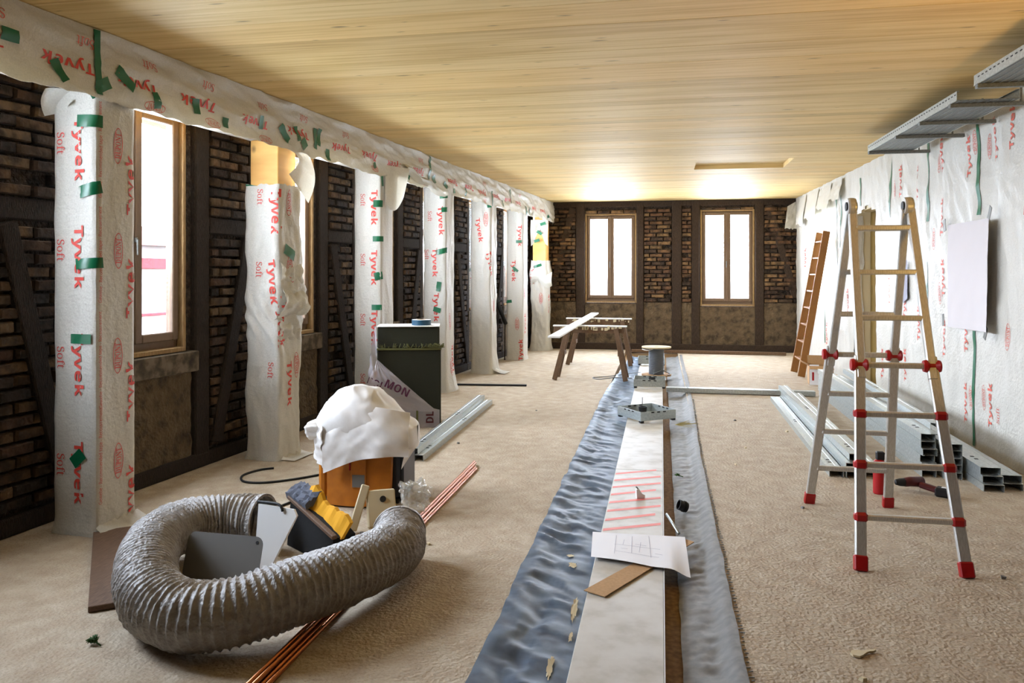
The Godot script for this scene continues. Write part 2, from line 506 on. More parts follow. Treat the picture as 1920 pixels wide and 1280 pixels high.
# kind: "word" (large bold), "soft" (small serif), "oval" (name in an oval)
func print_on(parent: Node3D, kind: String, turn: float, f: Callable, m: Material, size := 1.0) -> void:
	var st := new_st(false)
	if kind == "word":
		add_print(st, glyph("Tyvek", false, 1.1).pts, Vector2(0.36, 0.25) * size, turn, f)
	elif kind == "soft":
		add_print(st, glyph("Soft", true, 0.0).pts, Vector2(0.125, 0.125) * size, turn, f)
	elif kind == "fine":
		add_print(st, glyph("Gewebe - Recommended tape - Recouvrement", false, 0.0).pts, Vector2(0.55, 0.55) * size, turn, f)
	else:
		add_print(st, oval_pts(0.105, 0.036, 0.005), Vector2(size, size), turn, f)
		add_print(st, glyph("DUPONT", true, 0.3).pts, Vector2(0.15, 0.24) * size, turn, f)
	part({"word": "logo_lettering", "soft": "small_lettering", "fine": "fine_lettering", "oval": "oval_emblem"}[kind], done(st), m, parent)

# a strip of tape of width w (right) and height h (up), turned, laid on a surface
func tape_on(parent: Node3D, w: float, h: float, turn: float, f: Callable, m: Material, called := "tape") -> void:
	var c := cos(turn)
	var s := sin(turn)
	var nu := maxi(2, int(w / 0.03))
	var nv := maxi(2, int(h / 0.03))
	part(called, sheet_mesh(nu, nv, func(u, v):
		var x: float = (u - 0.5) * w
		var y: float = (v - 0.5) * h
		return f.call(x * c - y * s, x * s + y * c)), m, parent)

func _ready() -> void:
	# ------------------------------------------------------------ camera, sky, daylight at the windows, exposure
	var cam := Camera3D.new()
	cam.name = "camera"
	add_child(cam)
	cam.position = Vector3(0, 1.5, 0)
	cam.rotation.y = atan(280.0 / 1480.0)
	var near := 0.05
	cam.set_frustum(near * 1280.0 / 1480.0, Vector2(0, -near * 130.0 / 1480.0), near, 200.0)
	cam.current = true
	var we := WorldEnvironment.new()
	we.name = "surroundings"
	var env := Environment.new()
	env.background_mode = Environment.BG_SKY
	var sky := Sky.new()
	var sm := ProceduralSkyMaterial.new()       # an even white overcast
	sm.sky_top_color = Color(0.86, 0.91, 1.0)
	sm.sky_horizon_color = Color(0.93, 0.95, 1.0)
	sm.ground_bottom_color = Color(0.55, 0.54, 0.52)
	sm.ground_horizon_color = Color(0.75, 0.75, 0.75)
	sm.sky_energy_multiplier = 4.0
	sm.ground_energy_multiplier = 1.5
	sky.sky_material = sm
	env.sky = sky
	env.tonemap_mode = Environment.TONE_MAPPER_LINEAR
	env.tonemap_exposure = 1.0
	env.ambient_light_source = Environment.AMBIENT_SOURCE_DISABLED
	env.sdfgi_enabled = true
	env.ssao_enabled = true
	env.ssil_enabled = true
	we.environment = env
	add_child(we)
	LEFT = Transform3D(Basis(Vector3.UP, -asin(0.0907)), P(-3.156, 0, 3.967))
	var day := Color(0.875, 0.93, 1.0)
	for k in range(-1, 6):                     # one at each window of the left wall, over the roofs outside
		daylight("daylight_left_%d" % (k + 5), LEFT * Vector3(-0.70, 2.11, -(BAY * k + 0.93)), LEFT.basis * Vector3(1, -0.02, 0), Vector2(1.06, 0.98), day, 17.5)
	daylight("daylight_back_1", P(-0.947 * BK, 1.78, BACK + 0.24), Vector3(0, 0, 1), Vector2(1.0, 1.7), day, 12.0)
	daylight("daylight_back_2", P(1.197 * BK, 1.78, BACK + 0.24), Vector3(0, 0, 1), Vector2(1.0, 1.8), day, 12.0)
	daylight("daylight_right_1", P(2.92, 1.7, 13.3), Vector3(-1, 0, 0), Vector2(1.9, 1.5), day, 11.0)
	daylight("daylight_right_2", P(3.02, 1.5, 9.75), Vector3(-1, 0, 0), Vector2(0.8, 1.1), day, 8.0)

	make_materials()
	build_floor()
	build_ceiling()
	build_wall_left()
	build_wall_back()
	build_wall_front()
	build_wall_right()
	build_outside()
	build_columns()
	build_beam()
	build_floodlight()
	build_trays()
	build_channel()
	build_hose()
	build_left_things()
	build_aluminium_ladder()
	build_right_things()
	build_middle_things()
	build_small_things()

func daylight(called: String, where: Vector3, towards: Vector3, size: Vector2, color: Color, energy: float) -> void:
	var l := AreaLight3D.new()
	l.name = called
	l.area_size = size
	l.area_normalize_energy = false
	l.light_color = color
	l.light_energy = energy
	l.shadow_enabled = true
	l.set("area_range", 40.0)
	l.transform = Transform3D(Basis.looking_at(towards, Vector3.UP), where)
	add_child(l)

# ================================================================ setting
func build_floor() -> void:
	var f := structure("floor", "rough pale grey beige screed floor with an open channel along it")
	var st := new_st()
	add_box(st, Transform3D(Basis(), P((-5.2 - 0.67) / 2, -0.1, 5.8)), Vector3(5.2 - 0.67, 0.2, 19.6))
	part("screed_slab", done(st), M.screed, f)
	st = new_st()
	add_box(st, Transform3D(Basis(), P((0.30 + 3.6) / 2, -0.1, 5.8)), Vector3(3.3, 0.2, 19.6))
	part("screed_slab", done(st), M.screed, f)
	st = new_st()
	add_box(st, Transform3D(Basis(), P(-0.185, -0.15, 5.8)), Vector3(0.97, 0.17, 19.6))
	part("channel_bed", done(st), M.bed, f)

func build_ceiling() -> void:
	var c := structure("ceiling", "pale spruce board ceiling running across the hall with a shallow hatch")
	var hx0 := 0.43; var hx1 := 1.57; var hz0 := 9.95; var hz1 := 10.83
	part("deck", box_between(P(-5.0, CEIL + 0.09, FRONT - 0.4), P(3.6, CEIL + 0.3, BACK + 0.5)), M.board0, c)
	rng.seed = 77
	var z := FRONT - 0.1
	while z < BACK + 0.1:
		var w := 0.13 + 0.07 * rng.randf()
		for edge in [hz0, hz1]:
			if z < edge and z + w > edge - 0.04: w = edge - z
		var gap := 0.0012 + (0.003 if rng.randf() < 0.12 else 0.0)
		var m: Material = M["board%d" % rng.randi_range(0, 3)]
		var y := CEIL + rng.randf_range(0.0, 0.0015)
		var spans := [[-4.6, 3.2]]
		if z + w * 0.5 > hz0 and z + w * 0.5 < hz1: spans = [[-4.6, hx0], [hx1, 3.2]]
		for s in spans:
			part("board", box_between(P(s[0], y, z), P(s[1], CEIL + 0.095, z + w - gap), 0.0012), m, c)
		z += w
	part("hatch_panel", box_between(P(hx0, CEIL + 0.055, hz0), P(hx1, CEIL + 0.09, hz1), 0.001), M.board1, c)

# one window: frame, two casements with panes, batten surround. Local: x across, y up from the sill, z into the room
func make_window(n: int, label: String, xf: Transform3D, w: float, h: float, with_sill: bool, sill_w := 1.15) -> void:
	var o := structure("window_%d" % n, label, xf)
	var st := new_st()
	var t := 0.055
	var zf := -0.09
	add_box(st, Transform3D(Basis(), Vector3(-w / 2 + t / 2, h / 2, zf)), Vector3(t, h, 0.08), 0.006)
	add_box(st, Transform3D(Basis(), Vector3(w / 2 - t / 2, h / 2, zf)), Vector3(t, h, 0.08), 0.006)
	add_box(st, Transform3D(Basis(), Vector3(0, h - t / 2, zf)), Vector3(w - 2 * t, t, 0.08), 0.006)
	add_box(st, Transform3D(Basis(), Vector3(0, t * 0.9, zf)), Vector3(w - 2 * t, t * 1.8, 0.08), 0.006)
	part("frame", done(st), M.frame, o)
	var x0 := -w / 2 + t
	var sw := (w - 2 * t) / 2
	for i in 2:
		var lo := Vector3(x0 + sw * i - (0.012 if i == 0 else -0.001), t * 1.8 - 0.012, zf + 0.022)
		var hi := Vector3(x0 + sw * (i + 1) + (0.012 if i == 1 else -0.001), h - t + 0.012, zf + 0.07)
		var b := 0.062
		st = new_st()
		var mid := (lo + hi) / 2
		var d := hi - lo
		for sx in [-1.0, 1.0]:
			add_box(st, Transform3D(Basis(), Vector3(mid.x + sx * (d.x - b) / 2, mid.y, mid.z)), Vector3(b, d.y, d.z), 0.007)
		for sy in [-1.0, 1.0]:
			add_box(st, Transform3D(Basis(), Vector3(mid.x, mid.y + sy * (d.y - b) / 2, mid.z)), Vector3(d.x - 2 * b, b, d.z), 0.007)
		var sash := part("casement", done(st), M.frame, o)
		part("pane", box_between(Vector3(lo.x + b - 0.004, lo.y + b - 0.004, mid.z - 0.003), Vector3(hi.x - b + 0.004, hi.y - b + 0.004, mid.z + 0.003)), M.glass, sash)
		if i == 0:
			var hst := new_st()
			add_box(hst, Transform3D(Basis(), Vector3(hi.x - 0.012, mid.y - 0.1, hi.z + 0.012)), Vector3(0.018, 0.035, 0.024), 0.004)
			add_box(hst, Transform3D(Basis(), Vector3(hi.x - 0.012, mid.y - 0.15, hi.z + 0.026)), Vector3(0.014, 0.11, 0.012), 0.004)
			part("handle", done(hst), M.zinc_dull, sash)
	part("mullion_strip", box_between(Vector3(-0.016, t * 1.8 - 0.01, zf + 0.06), Vector3(0.016, h - t + 0.01, zf + 0.082), 0.005), M.frame, o)
	# pale battens round the frame on the room side
	for s in [-1.0, 1.0]:
		part("batten", box_between(Vector3(s * (w / 2 - 0.004), 0.0, -0.048), Vector3(s * (w / 2 - 0.036), h, 0.012), 0.003), M.batten, o)
	part("batten", box_between(Vector3(-w / 2 + 0.037, h - 0.004, -0.048), Vector3(w / 2 - 0.037, h - 0.034, 0.012), 0.003), M.batten, o)
	part("batten", box_between(Vector3(-w / 2 + 0.037, 0.002, -0.048), Vector3(w / 2 - 0.037, 0.034, 0.03), 0.003), M.batten, o)
	if with_sill:
		part("sill", box_between(Vector3(-sill_w / 2, -0.16, -0.05), Vector3(sill_w / 2, -0.004, 0.055), 0.008), M.sill, o)

var brick_meshes := []
func brick_unit() -> void:
	# a few irregular bricks, 1 x 1 x 1
	rng.seed = 501
	for k in 4:
		var st := new_st()
		var v := []
		for i in 8:
			v.append(Vector3(0.5 if i & 1 else -0.5, 0.5 if i & 2 else -0.5, 0.5 if i & 4 else -0.5) * Vector3(rng.randf_range(0.93, 1.0), rng.randf_range(0.84, 1.0), rng.randf_range(0.9, 1.0)))
		var c := []                       # knocked-off front corners
		for i in [4, 5, 7, 6]:
			c.append(v[i] * Vector3(0.9, 0.78, 1.0))
			v[i] = v[i] * Vector3(1, 1, rng.randf_range(0.55, 0.8))
		poly_out(st, c, Vector3.ZERO)
		var ring := [4, 5, 7, 6]
		for i in 4:
			poly_out(st, [v[ring[i]], v[ring[(i + 1) % 4]], c[(i + 1) % 4], c[i]], Vector3.ZERO)
		for f in [[0, 1, 5, 4], [2, 3, 7, 6], [0, 2, 6, 4], [1, 3, 7, 5], [0, 1, 3, 2]]:
			poly_out(st, [v[f[0]], v[f[1]], v[f[2]], v[f[3]]], Vector3.ZERO)
		brick_meshes.append(done(st))

# bricks over a rectangle of a wall. Local: x along, y up, z out of the wall face
func brick_field(parent: Node3D, frame: Transform3D, x0: float, x1: float, y0: float, y1: float, single: bool, st: SurfaceTool, proud := 0.0, first := 0) -> int:
	var y := y0
	var row := 0
	var made := 0
	while y < y1 - 0.03:
		var h := minf(0.066, y1 - y - 0.008)
		var x := x0 - (0.13 if row % 2 else 0.0) - rng.randf() * 0.02
		while x < x1 - 0.02:
			var w := 0.245 + rng.randf_range(-0.02, 0.015)
			var a := maxf(x, x0 + 0.004)
			var b := minf(x + w, x1 - 0.004)
			x += w + 0.014
			if b - a < 0.035: continue
			if rng.randf() < 0.03: continue
			var out := proud + rng.randf_range(-0.012, 0.012)
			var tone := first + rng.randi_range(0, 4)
			var xf := frame * Transform3D(Basis(Vector3.FORWARD, rng.randf_range(-0.018, 0.018)) * Basis.from_scale(Vector3(b - a, h, 0.1)), Vector3((a + b) / 2, y + h / 2, out - 0.03))
			if single:
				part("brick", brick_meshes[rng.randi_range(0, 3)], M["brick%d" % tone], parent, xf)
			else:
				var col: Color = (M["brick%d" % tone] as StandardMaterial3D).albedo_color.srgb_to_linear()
				var arr: Array = brick_meshes[rng.randi_range(0, 3)].surface_get_arrays(0)
				var vs: PackedVector3Array = arr[Mesh.ARRAY_VERTEX]
				var ix = arr[Mesh.ARRAY_INDEX]
				st.set_color(col)
				if ix != null and ix.size():
					for i in ix: st.add_vertex(xf * vs[i])
				else:
					for p in vs: st.add_vertex(xf * p)
			made += 1
		y += h + 0.012
		row += 1
	return made

func build_wall_left() -> void:
	brick_unit()
	# local of the wall: +x along the row (away from the camera), y up, +z into the room
	var face := LEFT * Transform3D(Basis(Vector3(0, 0, -1), Vector3.UP, Vector3(1, 0, 0)), Vector3(-WALL_N, 0, 0))
	var w := structure("wall_left", "dark old timber-framed brick wall with windows behind the wrapped columns", face)
	var st := new_st()
	var s0 := -8.2
	var s1 := 11.9
	# solid wall round the openings
	var x := s0
	for k in range(-1, 6):
		var a := BAY * k + 0.42
		var b := BAY * k + 1.36
		add_box(st, Transform3D(Basis(), Vector3((x + a) / 2, 1.42, -0.10)), Vector3(a - x, 2.95, 0.13))
		add_box(st, Transform3D(Basis(), Vector3((a + b) / 2, 0.40, -0.10)), Vector3(b - a, 1.04, 0.13))
		add_box(st, Transform3D(Basis(), Vector3((a + b) / 2, 2.79, -0.10)), Vector3(b - a, 0.22, 0.13))
		x = b
	add_box(st, Transform3D(Basis(), Vector3((x + s1) / 2, 1.42, -0.10)), Vector3(s1 - x, 2.95, 0.13))
	part("masonry", done(st), M.mortar, w)
	rng.seed = 42
	var merged := new_st()
	var total := 0
	for k in range(-1, 6):
		var o := BAY * k
		part("post", box_between(Vector3(o + 1.45, 0.0, -0.06), Vector3(o + 1.62, CEIL, 0.012), 0.012), M.oldwood, w)
		part("post", box_between(Vector3(o + 2.16, 0.0, -0.06), Vector3(o + 2.275, CEIL, 0.006), 0.012), M.oldwood, w)
		part("rail", box_between(Vector3(o + 1.625, 1.80, -0.06), Vector3(o + 2.155, 1.93, 0.004), 0.01), M.oldwood, w)
		part("lintel", box_between(Vector3(o + 0.30, 2.66, -0.06), Vector3(o + 1.445, 2.80, 0.0), 0.01), M.oldwood, w)
		var up := k != -1 and k % 2 != 1
		var bb := Vector3(o + (1.68 if up else 2.10), 0.16, 0.004)
		var bt := Vector3(o + (2.10 if up else 1.68), 1.78, 0.004)
		part("brace", bar_mesh(bb, bt, 0.13, 0.075, Vector3(0, 0, 1), 0.01), M.oldwood, w)
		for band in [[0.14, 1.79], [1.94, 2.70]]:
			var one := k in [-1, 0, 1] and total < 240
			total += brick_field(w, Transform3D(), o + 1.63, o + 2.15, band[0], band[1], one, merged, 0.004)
		# rendered panel under the window
		part("plaster_panel", sheet_mesh(14, 12, func(u, v): return Vector3(o + 0.28 + u * 1.15, 0.1 + v * 0.72, -0.012 + 0.02 * n_fold.get_noise_2d(o * 3.0 + u * 5.0, v * 4.0))), M.plaster, w)
		part("base_plate", box_between(Vector3(o + 0.28, 0.0, -0.06), Vector3(o + 2.14, 0.11, 0.02), 0.012), M.oldwood, w)
	var rest := part("brick_courses", done(merged), M.bricks, w)
	rest.set_meta("kind", "stuff")
	for k in range(-1, 6):
		var seen := ["casement window between the first and second wrapped columns from the camera", "casement window half hidden behind the column with the torn wrap", "casement window behind the third and fourth wrapped columns", "casement window behind the fourth and fifth wrapped columns", "casement window behind the fifth and sixth wrapped columns", "casement window in the dark far corner behind the last columns"]
		var label: String = seen[k] if k >= 0 else "casement window of the left wall just out of view beside the nearest column"
		make_window(k + 2, label, face * Transform3D(Basis(), Vector3(BAY * k + 0.89, 0.91, -0.02)), 0.96, 1.78, true)

func build_wall_back() -> void:
	var face := Transform3D(Basis(), P(0, 0, BACK))
	var w := structure("wall_back", "brown timber-framed brick end wall with two bright windows", face)
	var st := new_st()
	var op := [[-1.46, -0.475, 0.90, 2.615], [0.727, 1.721, 0.85, 2.665]]
	add_box(st, Transform3D(Basis(), Vector3((-4.6 + op[0][0]) / 2, 1.42, -0.10)), Vector3(op[0][0] + 4.6, 2.95, 0.13))
	add_box(st, Transform3D(Basis(), Vector3((op[0][1] + op[1][0]) / 2, 1.42, -0.10)), Vector3(op[1][0] - op[0][1], 2.95, 0.13))
	add_box(st, Transform3D(Basis(), Vector3((op[1][1] + 3.6) / 2, 1.42, -0.10)), Vector3(3.6 - op[1][1], 2.95, 0.13))
	for q in op:
		add_box(st, Transform3D(Basis(), Vector3((q[0] + q[1]) / 2, (q[2] - 0.06) / 2, -0.10)), Vector3(q[1] - q[0], q[2] + 0.06, 0.13))
		add_box(st, Transform3D(Basis(), Vector3((q[0] + q[1]) / 2, (q[3] + 2.9) / 2, -0.10)), Vector3(q[1] - q[0], 2.9 - q[3], 0.13))
	part("masonry", done(st), M.mortar, w)
	for p in [[-1.64, -1.465], [-0.47, -0.333], [0.20, 0.38], [0.569, 0.716], [1.728, 1.887], [-2.68, -2.48]]:
		part("post", box_between(Vector3(p[0], 0.0, -0.06), Vector3(p[1], CEIL, 0.015), 0.012), M.oldwood_lit, w)
	part("top_plate", box_between(Vector3(-3.0, 2.76, -0.06), Vector3(2.6, CEIL, 0.008), 0.012), M.oldwood_lit, w)
	part("base_plate", box_between(Vector3(-3.0, 0.0, -0.06), Vector3(2.6, 0.13, 0.03), 0.012), M.oldwood_lit, w)
	part("brace", bar_mesh(Vector3(2.46, 1.02, -0.02), Vector3(1.97, 2.76, -0.02), 0.13, 0.075, Vector3(0, 0, 1), 0.01), M.oldwood_lit, w)
	part("brace", bar_mesh(Vector3(-2.15, 1.02, -0.02), Vector3(-1.70, 2.76, -0.02), 0.13, 0.075, Vector3(0, 0, 1), 0.01), M.oldwood_lit, w)
	rng.seed = 43
	var merged := new_st()
	var total := 0
	for p in [[-0.328, 0.195], [0.385, 0.564], [1.892, 2.53], [-2.47, -1.645]]:
		var one: bool = total < 150 and p[0] > -1.0 and p[0] < 1.0
		total += brick_field(w, Transform3D(), p[0], p[1], 0.93, 2.73, one, merged, 0.002, 5)
	for q in op:
		brick_field(w, Transform3D(), q[0], q[1], q[3] + 0.02, 2.73, false, merged, -0.01, 5)
	var rest := part("brick_courses", done(merged), M.bricks, w)
	rest.set_meta("kind", "stuff")
	for p in [[-2.47, -1.645, 0.92], [-1.46, -0.475, 0.89], [-0.328, 0.195, 0.92], [0.385, 0.564, 0.92], [0.72, 1.725, 0.845], [1.892, 2.55, 0.92]]:
		var pw: float = p[1] - p[0]
		part("plaster_panel", sheet_mesh(12, 12, func(u, v): return Vector3(p[0] + u * pw, 0.13 + v * (p[2] - 0.13), 0.0 + 0.022 * n_fold.get_noise_2d(p[0] * 7.0 + u * 4.0, v * 4.0))), M.plaster, w)
	make_window(8, "left of the two bright casement windows in the brown end wall, above the trestles", face * Transform3D(Basis(), Vector3(-0.9675, 0.905, -0.03)), 1.0, 1.73, false)
	make_window(9, "right of the two bright casement windows in the brown end wall", face * Transform3D(Basis(), Vector3(1.224, 0.855, -0.03)), 1.0, 1.83, false)

func build_wall_front() -> void:
	var w := structure("wall_front", "plain end wall behind the camera", Transform3D(Basis(Vector3.UP, PI), P(0, 0, FRONT)))
	part("masonry", box_between(Vector3(-3.6, -0.05, -0.25), Vector3(5.0, 2.9, 0.0)), M.mortar, w)

# the white membrane on the right wall: how far it stands off the wall
func right_fold(z: float, h: float) -> float:
	var folds := n_ridge.get_noise_2d(z * 1.5 + 0.4 * n_fold.get_noise_2d(h * 0.8, z), h * 0.22)
	var crinkle := n_ridge.get_noise_2d(z * 2.6 + 40.0, h * 2.6)
	return 0.03 + 0.036 * folds * (0.35 + 0.65 * smoothstep(0.8, 2.3, h)) + 0.008 * crinkle + 0.0015 * n_fine.get_noise_2d(z * 9.0, h * 9.0)

func right_pt(z: float, h: float, off := 0.0) -> Vector3:
	return P(right_wall_x(z) - right_fold(z, h) - off, h, z)

func build_wall_right() -> void:
	var w := structure("wall_right", "right wall sheathed in white printed membrane with green seam tape and a doorway")
	var st := new_st()
	# solid wall behind, with two blocked openings that let daylight through the membrane and one doorway
	var holes := [[9.35, 10.15, 0.95, 2.0], [10.25, 11.3, -0.05, 2.33], [12.35, 14.25, 0.95, 2.42]]
	var z := FRONT - 0.4
	for q in holes + [[BACK + 0.4, BACK + 0.4, 0, 0]]:
		if q[0] > z: add_wall_block(st, z, q[0], -0.05, 2.9)
		if q[1] > q[0]:
			add_wall_block(st, q[0], q[1], q[3], 2.9)
			if q[2] > 0.0: add_wall_block(st, q[0], q[1], -0.05, q[2])
		z = q[1]
	part("backing", done(st), M.mortar, w)
	st = new_st(false)
	var nz := 300
	var nh := 76
	var z0 := 4.6  # unseen stretch nearer than this left bare and dark to cut bounced light
	var dz := (BACK - 0.03 - z0) / nz
	var pts := []
	for i in nz + 1:
		var row := PackedVector3Array()
		for j in nh + 1: row.append(right_pt(z0 + dz * i, CEIL * j / nh))
		pts.append(row)
	for i in nz:
		var zc := z0 + dz * (i + 0.5)
		for j in nh:
			var hc := CEIL * (j + 0.5) / nh
			if zc > 10.25 and zc < 11.28 and hc < 2.30 + 0.03 * sin(zc * 9.0): continue
			quad(st, pts[i][j], pts[i + 1][j], pts[i + 1][j + 1], pts[i][j + 1])
	part("membrane", done(st), M.membrane, w)
	var on := func(zz: float, h: float, off: float) -> Vector3: return grid_at(pts, (zz - z0) / (dz * nz), h / CEIL) - Vector3(off, 0, 0)
	# prints: the words climb the wall in columns
	var cols := [[6.93, 2.57, "word"], [7.08, 2.53, "oval"], [7.42, 2.50, "word"], [7.30, 2.60, "oval"], [8.02, 2.62, "word"], [8.13, 2.55, "oval"], [8.72, 2.42, "word"], [9.28, 2.50, "word"], [9.45, 2.42, "oval"],
		[6.62, 2.62, "word"], [6.35, 2.1, "word"], [7.02, 0.42, "word"], [7.16, 0.46, "oval"], [6.88, 0.36, "soft"], [7.52, 0.36, "word"], [7.40, 0.42, "oval"], [7.50, 0.98, "word"], [8.30, 0.50, "word"], [8.45, 0.52, "oval"], [8.02, 0.88, "word"],
		[8.12, 1.30, "oval"], [8.25, 1.82, "oval"], [8.02, 2.02, "word"], [8.02, 1.45, "word"], [8.72, 0.98, "word"], [9.15, 1.18, "word"], [9.15, 0.5, "word"], [9.6, 0.62, "word"], [9.75, 1.30, "word"], [10.0, 0.42, "word"], [11.6, 1.1, "word"], [11.75, 1.9, "word"], [12.2, 0.7, "word"], [12.9, 0.55, "word"], [14.55, 1.0, "word"], [14.6, 1.75, "word"], [14.62, 0.35, "word"], [14.6, 2.2, "oval"], [6.2, 0.5, "word"], [6.7, 1.0, "oval"]]
	for c in cols:
		print_on(w, c[2], PI / 2, func(a, b): return on.call(c[0] - a, c[1] + b, 0.004), M.red_pale)
	# green seam tape
	for t in [[7.24, 1.98, 2.84, 0.045], [7.34, 0.02, 1.0, 0.045], [8.42, 2.0, 2.84, 0.05], [8.46, 0.9, 1.6, 0.03], [9.61, 2.12, 2.80, 0.045], [10.9, 2.36, 2.72, 0.04], [12.0, 1.2, 2.6, 0.03], [12.2, 1.3, 2.6, 0.03], [13.0, 0.4, 1.1, 0.025]]:
		var hh: float = t[2] - t[1]
		tape_on(w, t[3], hh, 0.0, func(a, b): return on.call(t[0] - a, (t[1] + t[2]) / 2 + b, 0.006), M.green, "seam_tape")
	# loose flap hanging along the top at the far end, cut in ragged strips
	var flaps := [[14.35, 15.02, 2.30], [13.35, 14.33, 2.36], [12.45, 13.32, 2.44], [11.75, 12.42, 2.52]]
	for q in flaps:
		var zz: float = q[1] - q[0]
		part("flap", sheet_mesh(16, 12, func(u, v):
			var h: float = lerpf(CEIL - 0.04, q[2] + 0.05 * n_fold.get_noise_1d(q[0] * 5.0 + u * 2.0) + 0.06 * u, v)
			return P(right_wall_x(q[0]) - 0.06 - 0.07 * v - 0.03 * absf(n_fold.get_noise_2d(u * 2.5 + q[0], v * 1.2)), h, q[0] + u * zz)), M.membrane, w)
	part("flap", sheet_mesh(8, 14, func(u, v):
		return P(2.47 - (0.17 + 0.05 * v) * u, lerpf(CEIL - 0.05 - 0.10 * u, 2.30 + 0.05 * n_fold.get_noise_1d(u * 3.0), v), BACK - 0.05 - 0.07 * absf(n_fold.get_noise_2d(u * 2.0, v * 1.5)))), M.membrane, w)
	# torn corner piece by the doorway
	part("torn_patch", sheet_mesh(6, 8, func(u, v): return P(right_wall_x(9.2) - 0.06, 1.22 + 0.42 * v - 0.06 * u, 9.0 + 0.28 * u * (0.35 + 0.65 * sin(PI * clampf(v + 0.15, 0, 1))))), M.pencil, w)
	# doorway: membrane-wrapped jambs and an ochre door leaf set deep
	var d := structure("door_1", "narrow ochre doorway in the white membrane wall behind the ladders")
	var xw := right_wall_x(11.2)
	part("jamb", box_between(P(xw - 0.01, 0, 11.27), P(xw + 0.17, 2.33, 11.33), 0.004), M.cream, d)
	part("jamb", box_between(P(xw - 0.01, 0, 10.22), P(xw + 0.17, 2.33, 10.26), 0.004), M.cream, d)
	part("head", box_between(P(xw - 0.01, 2.30, 10.22), P(xw + 0.17, 2.36, 11.33), 0.004), M.cream, d)
	part("door_leaf", box_between(P(xw + 0.17, 0, 10.2), P(xw + 0.215, 2.36, 11.36), 0.004), M.ochre, d)
	part("jamb_wrap", sheet_mesh(5, 14, func(u, v): return P(xw + 0.005 + 0.11 * u * (0.6 + 0.4 * n_fold.get_noise_1d(v * 3.0 + 2.0)), 0.05 + 2.2 * v, 11.262 - 0.012 * absf(n_fold.get_noise_2d(u * 2.0, v * 5.0)))), M.membrane, d)
	# white sheet taped over the membrane
	var sheet := thing("paper_sheet", "large blank white sheet taped to the membrane on the right wall", "paper")
	part("sheet", sheet_mesh(14, 14, func(u, v): return P(right_wall_x(7.35) - 0.085 - 0.03 * pow(u, 5.0) * (1.0 - v * 0.6) - 0.006 * n_fold.get_noise_2d(u * 3.0, v * 3.0), lerpf(1.0 + 0.02 * u, 1.93, v), lerpf(7.83, 6.88, u))), M.grey_paper, sheet)
	for t in [[7.86, 1.93, -0.2], [6.85, 1.97, 0.5], [7.9, 1.06, -0.15], [6.93, 1.01, 0.5]]:
		part("tape", box_mesh(Vector3(0.004, 0.11, 0.05), 0.001), M.grey_tape, sheet, Transform3D(Basis(Vector3.RIGHT, t[2]), P(right_wall_x(7.35) - 0.10, t[1], t[0])))

func add_wall_block(st: SurfaceTool, z0: float, z1: float, h0: float, h1: float) -> void:
	# a block of the right wall: its faces follow the wall's slight slant
	var a := P(right_wall_x(z0) + 0.005, h0, z0)
	var b := P(right_wall_x(z1) + 0.005, h0, z1)
	var t := Vector3(0.22, 0, 0)
	var u := Vector3(0, h1 - h0, 0)
	var v := [a, b, b + t, a + t, a + u, b + u, b + u + t, a + u + t]
	var mid := (a + b + t + u) / 2
	for f in [[0, 1, 2, 3], [4, 5, 6, 7], [0, 1, 5, 4], [1, 2, 6, 5], [2, 3, 7, 6], [3, 0, 4, 7]]:
		poly_out(st, [v[f[0]], v[f[1]], v[f[2]], v[f[3]]], mid)

func build_outside() -> void:
	# the house across the street, seen through the first window
	var o := thing("neighbour_house", "sunlit white house with red band seen through the nearest left window", "house", LEFT * Transform3D(Basis(), Vector3(-9.5, -3.2, -7.0)))
	part("wall", box_between(Vector3(-4.0, 0, -12), Vector3(0, 5.35, 12)), M.facade, o)
	part("band", box_between(Vector3(0.0, 4.78, -12), Vector3(0.12, 5.02, 12), 0.01), M.facade_red, o)
	part("ledge", box_between(Vector3(0.0, 3.70, -12), Vector3(0.1, 3.76, 12), 0.01), M.facade_red, o)
	part("roof", extrude_mesh(PackedVector2Array([Vector2(0.4, 5.3), Vector2(-2.0, 5.9), Vector2(-4.4, 5.3)]), -12.2, 12.2), M.roof, o)

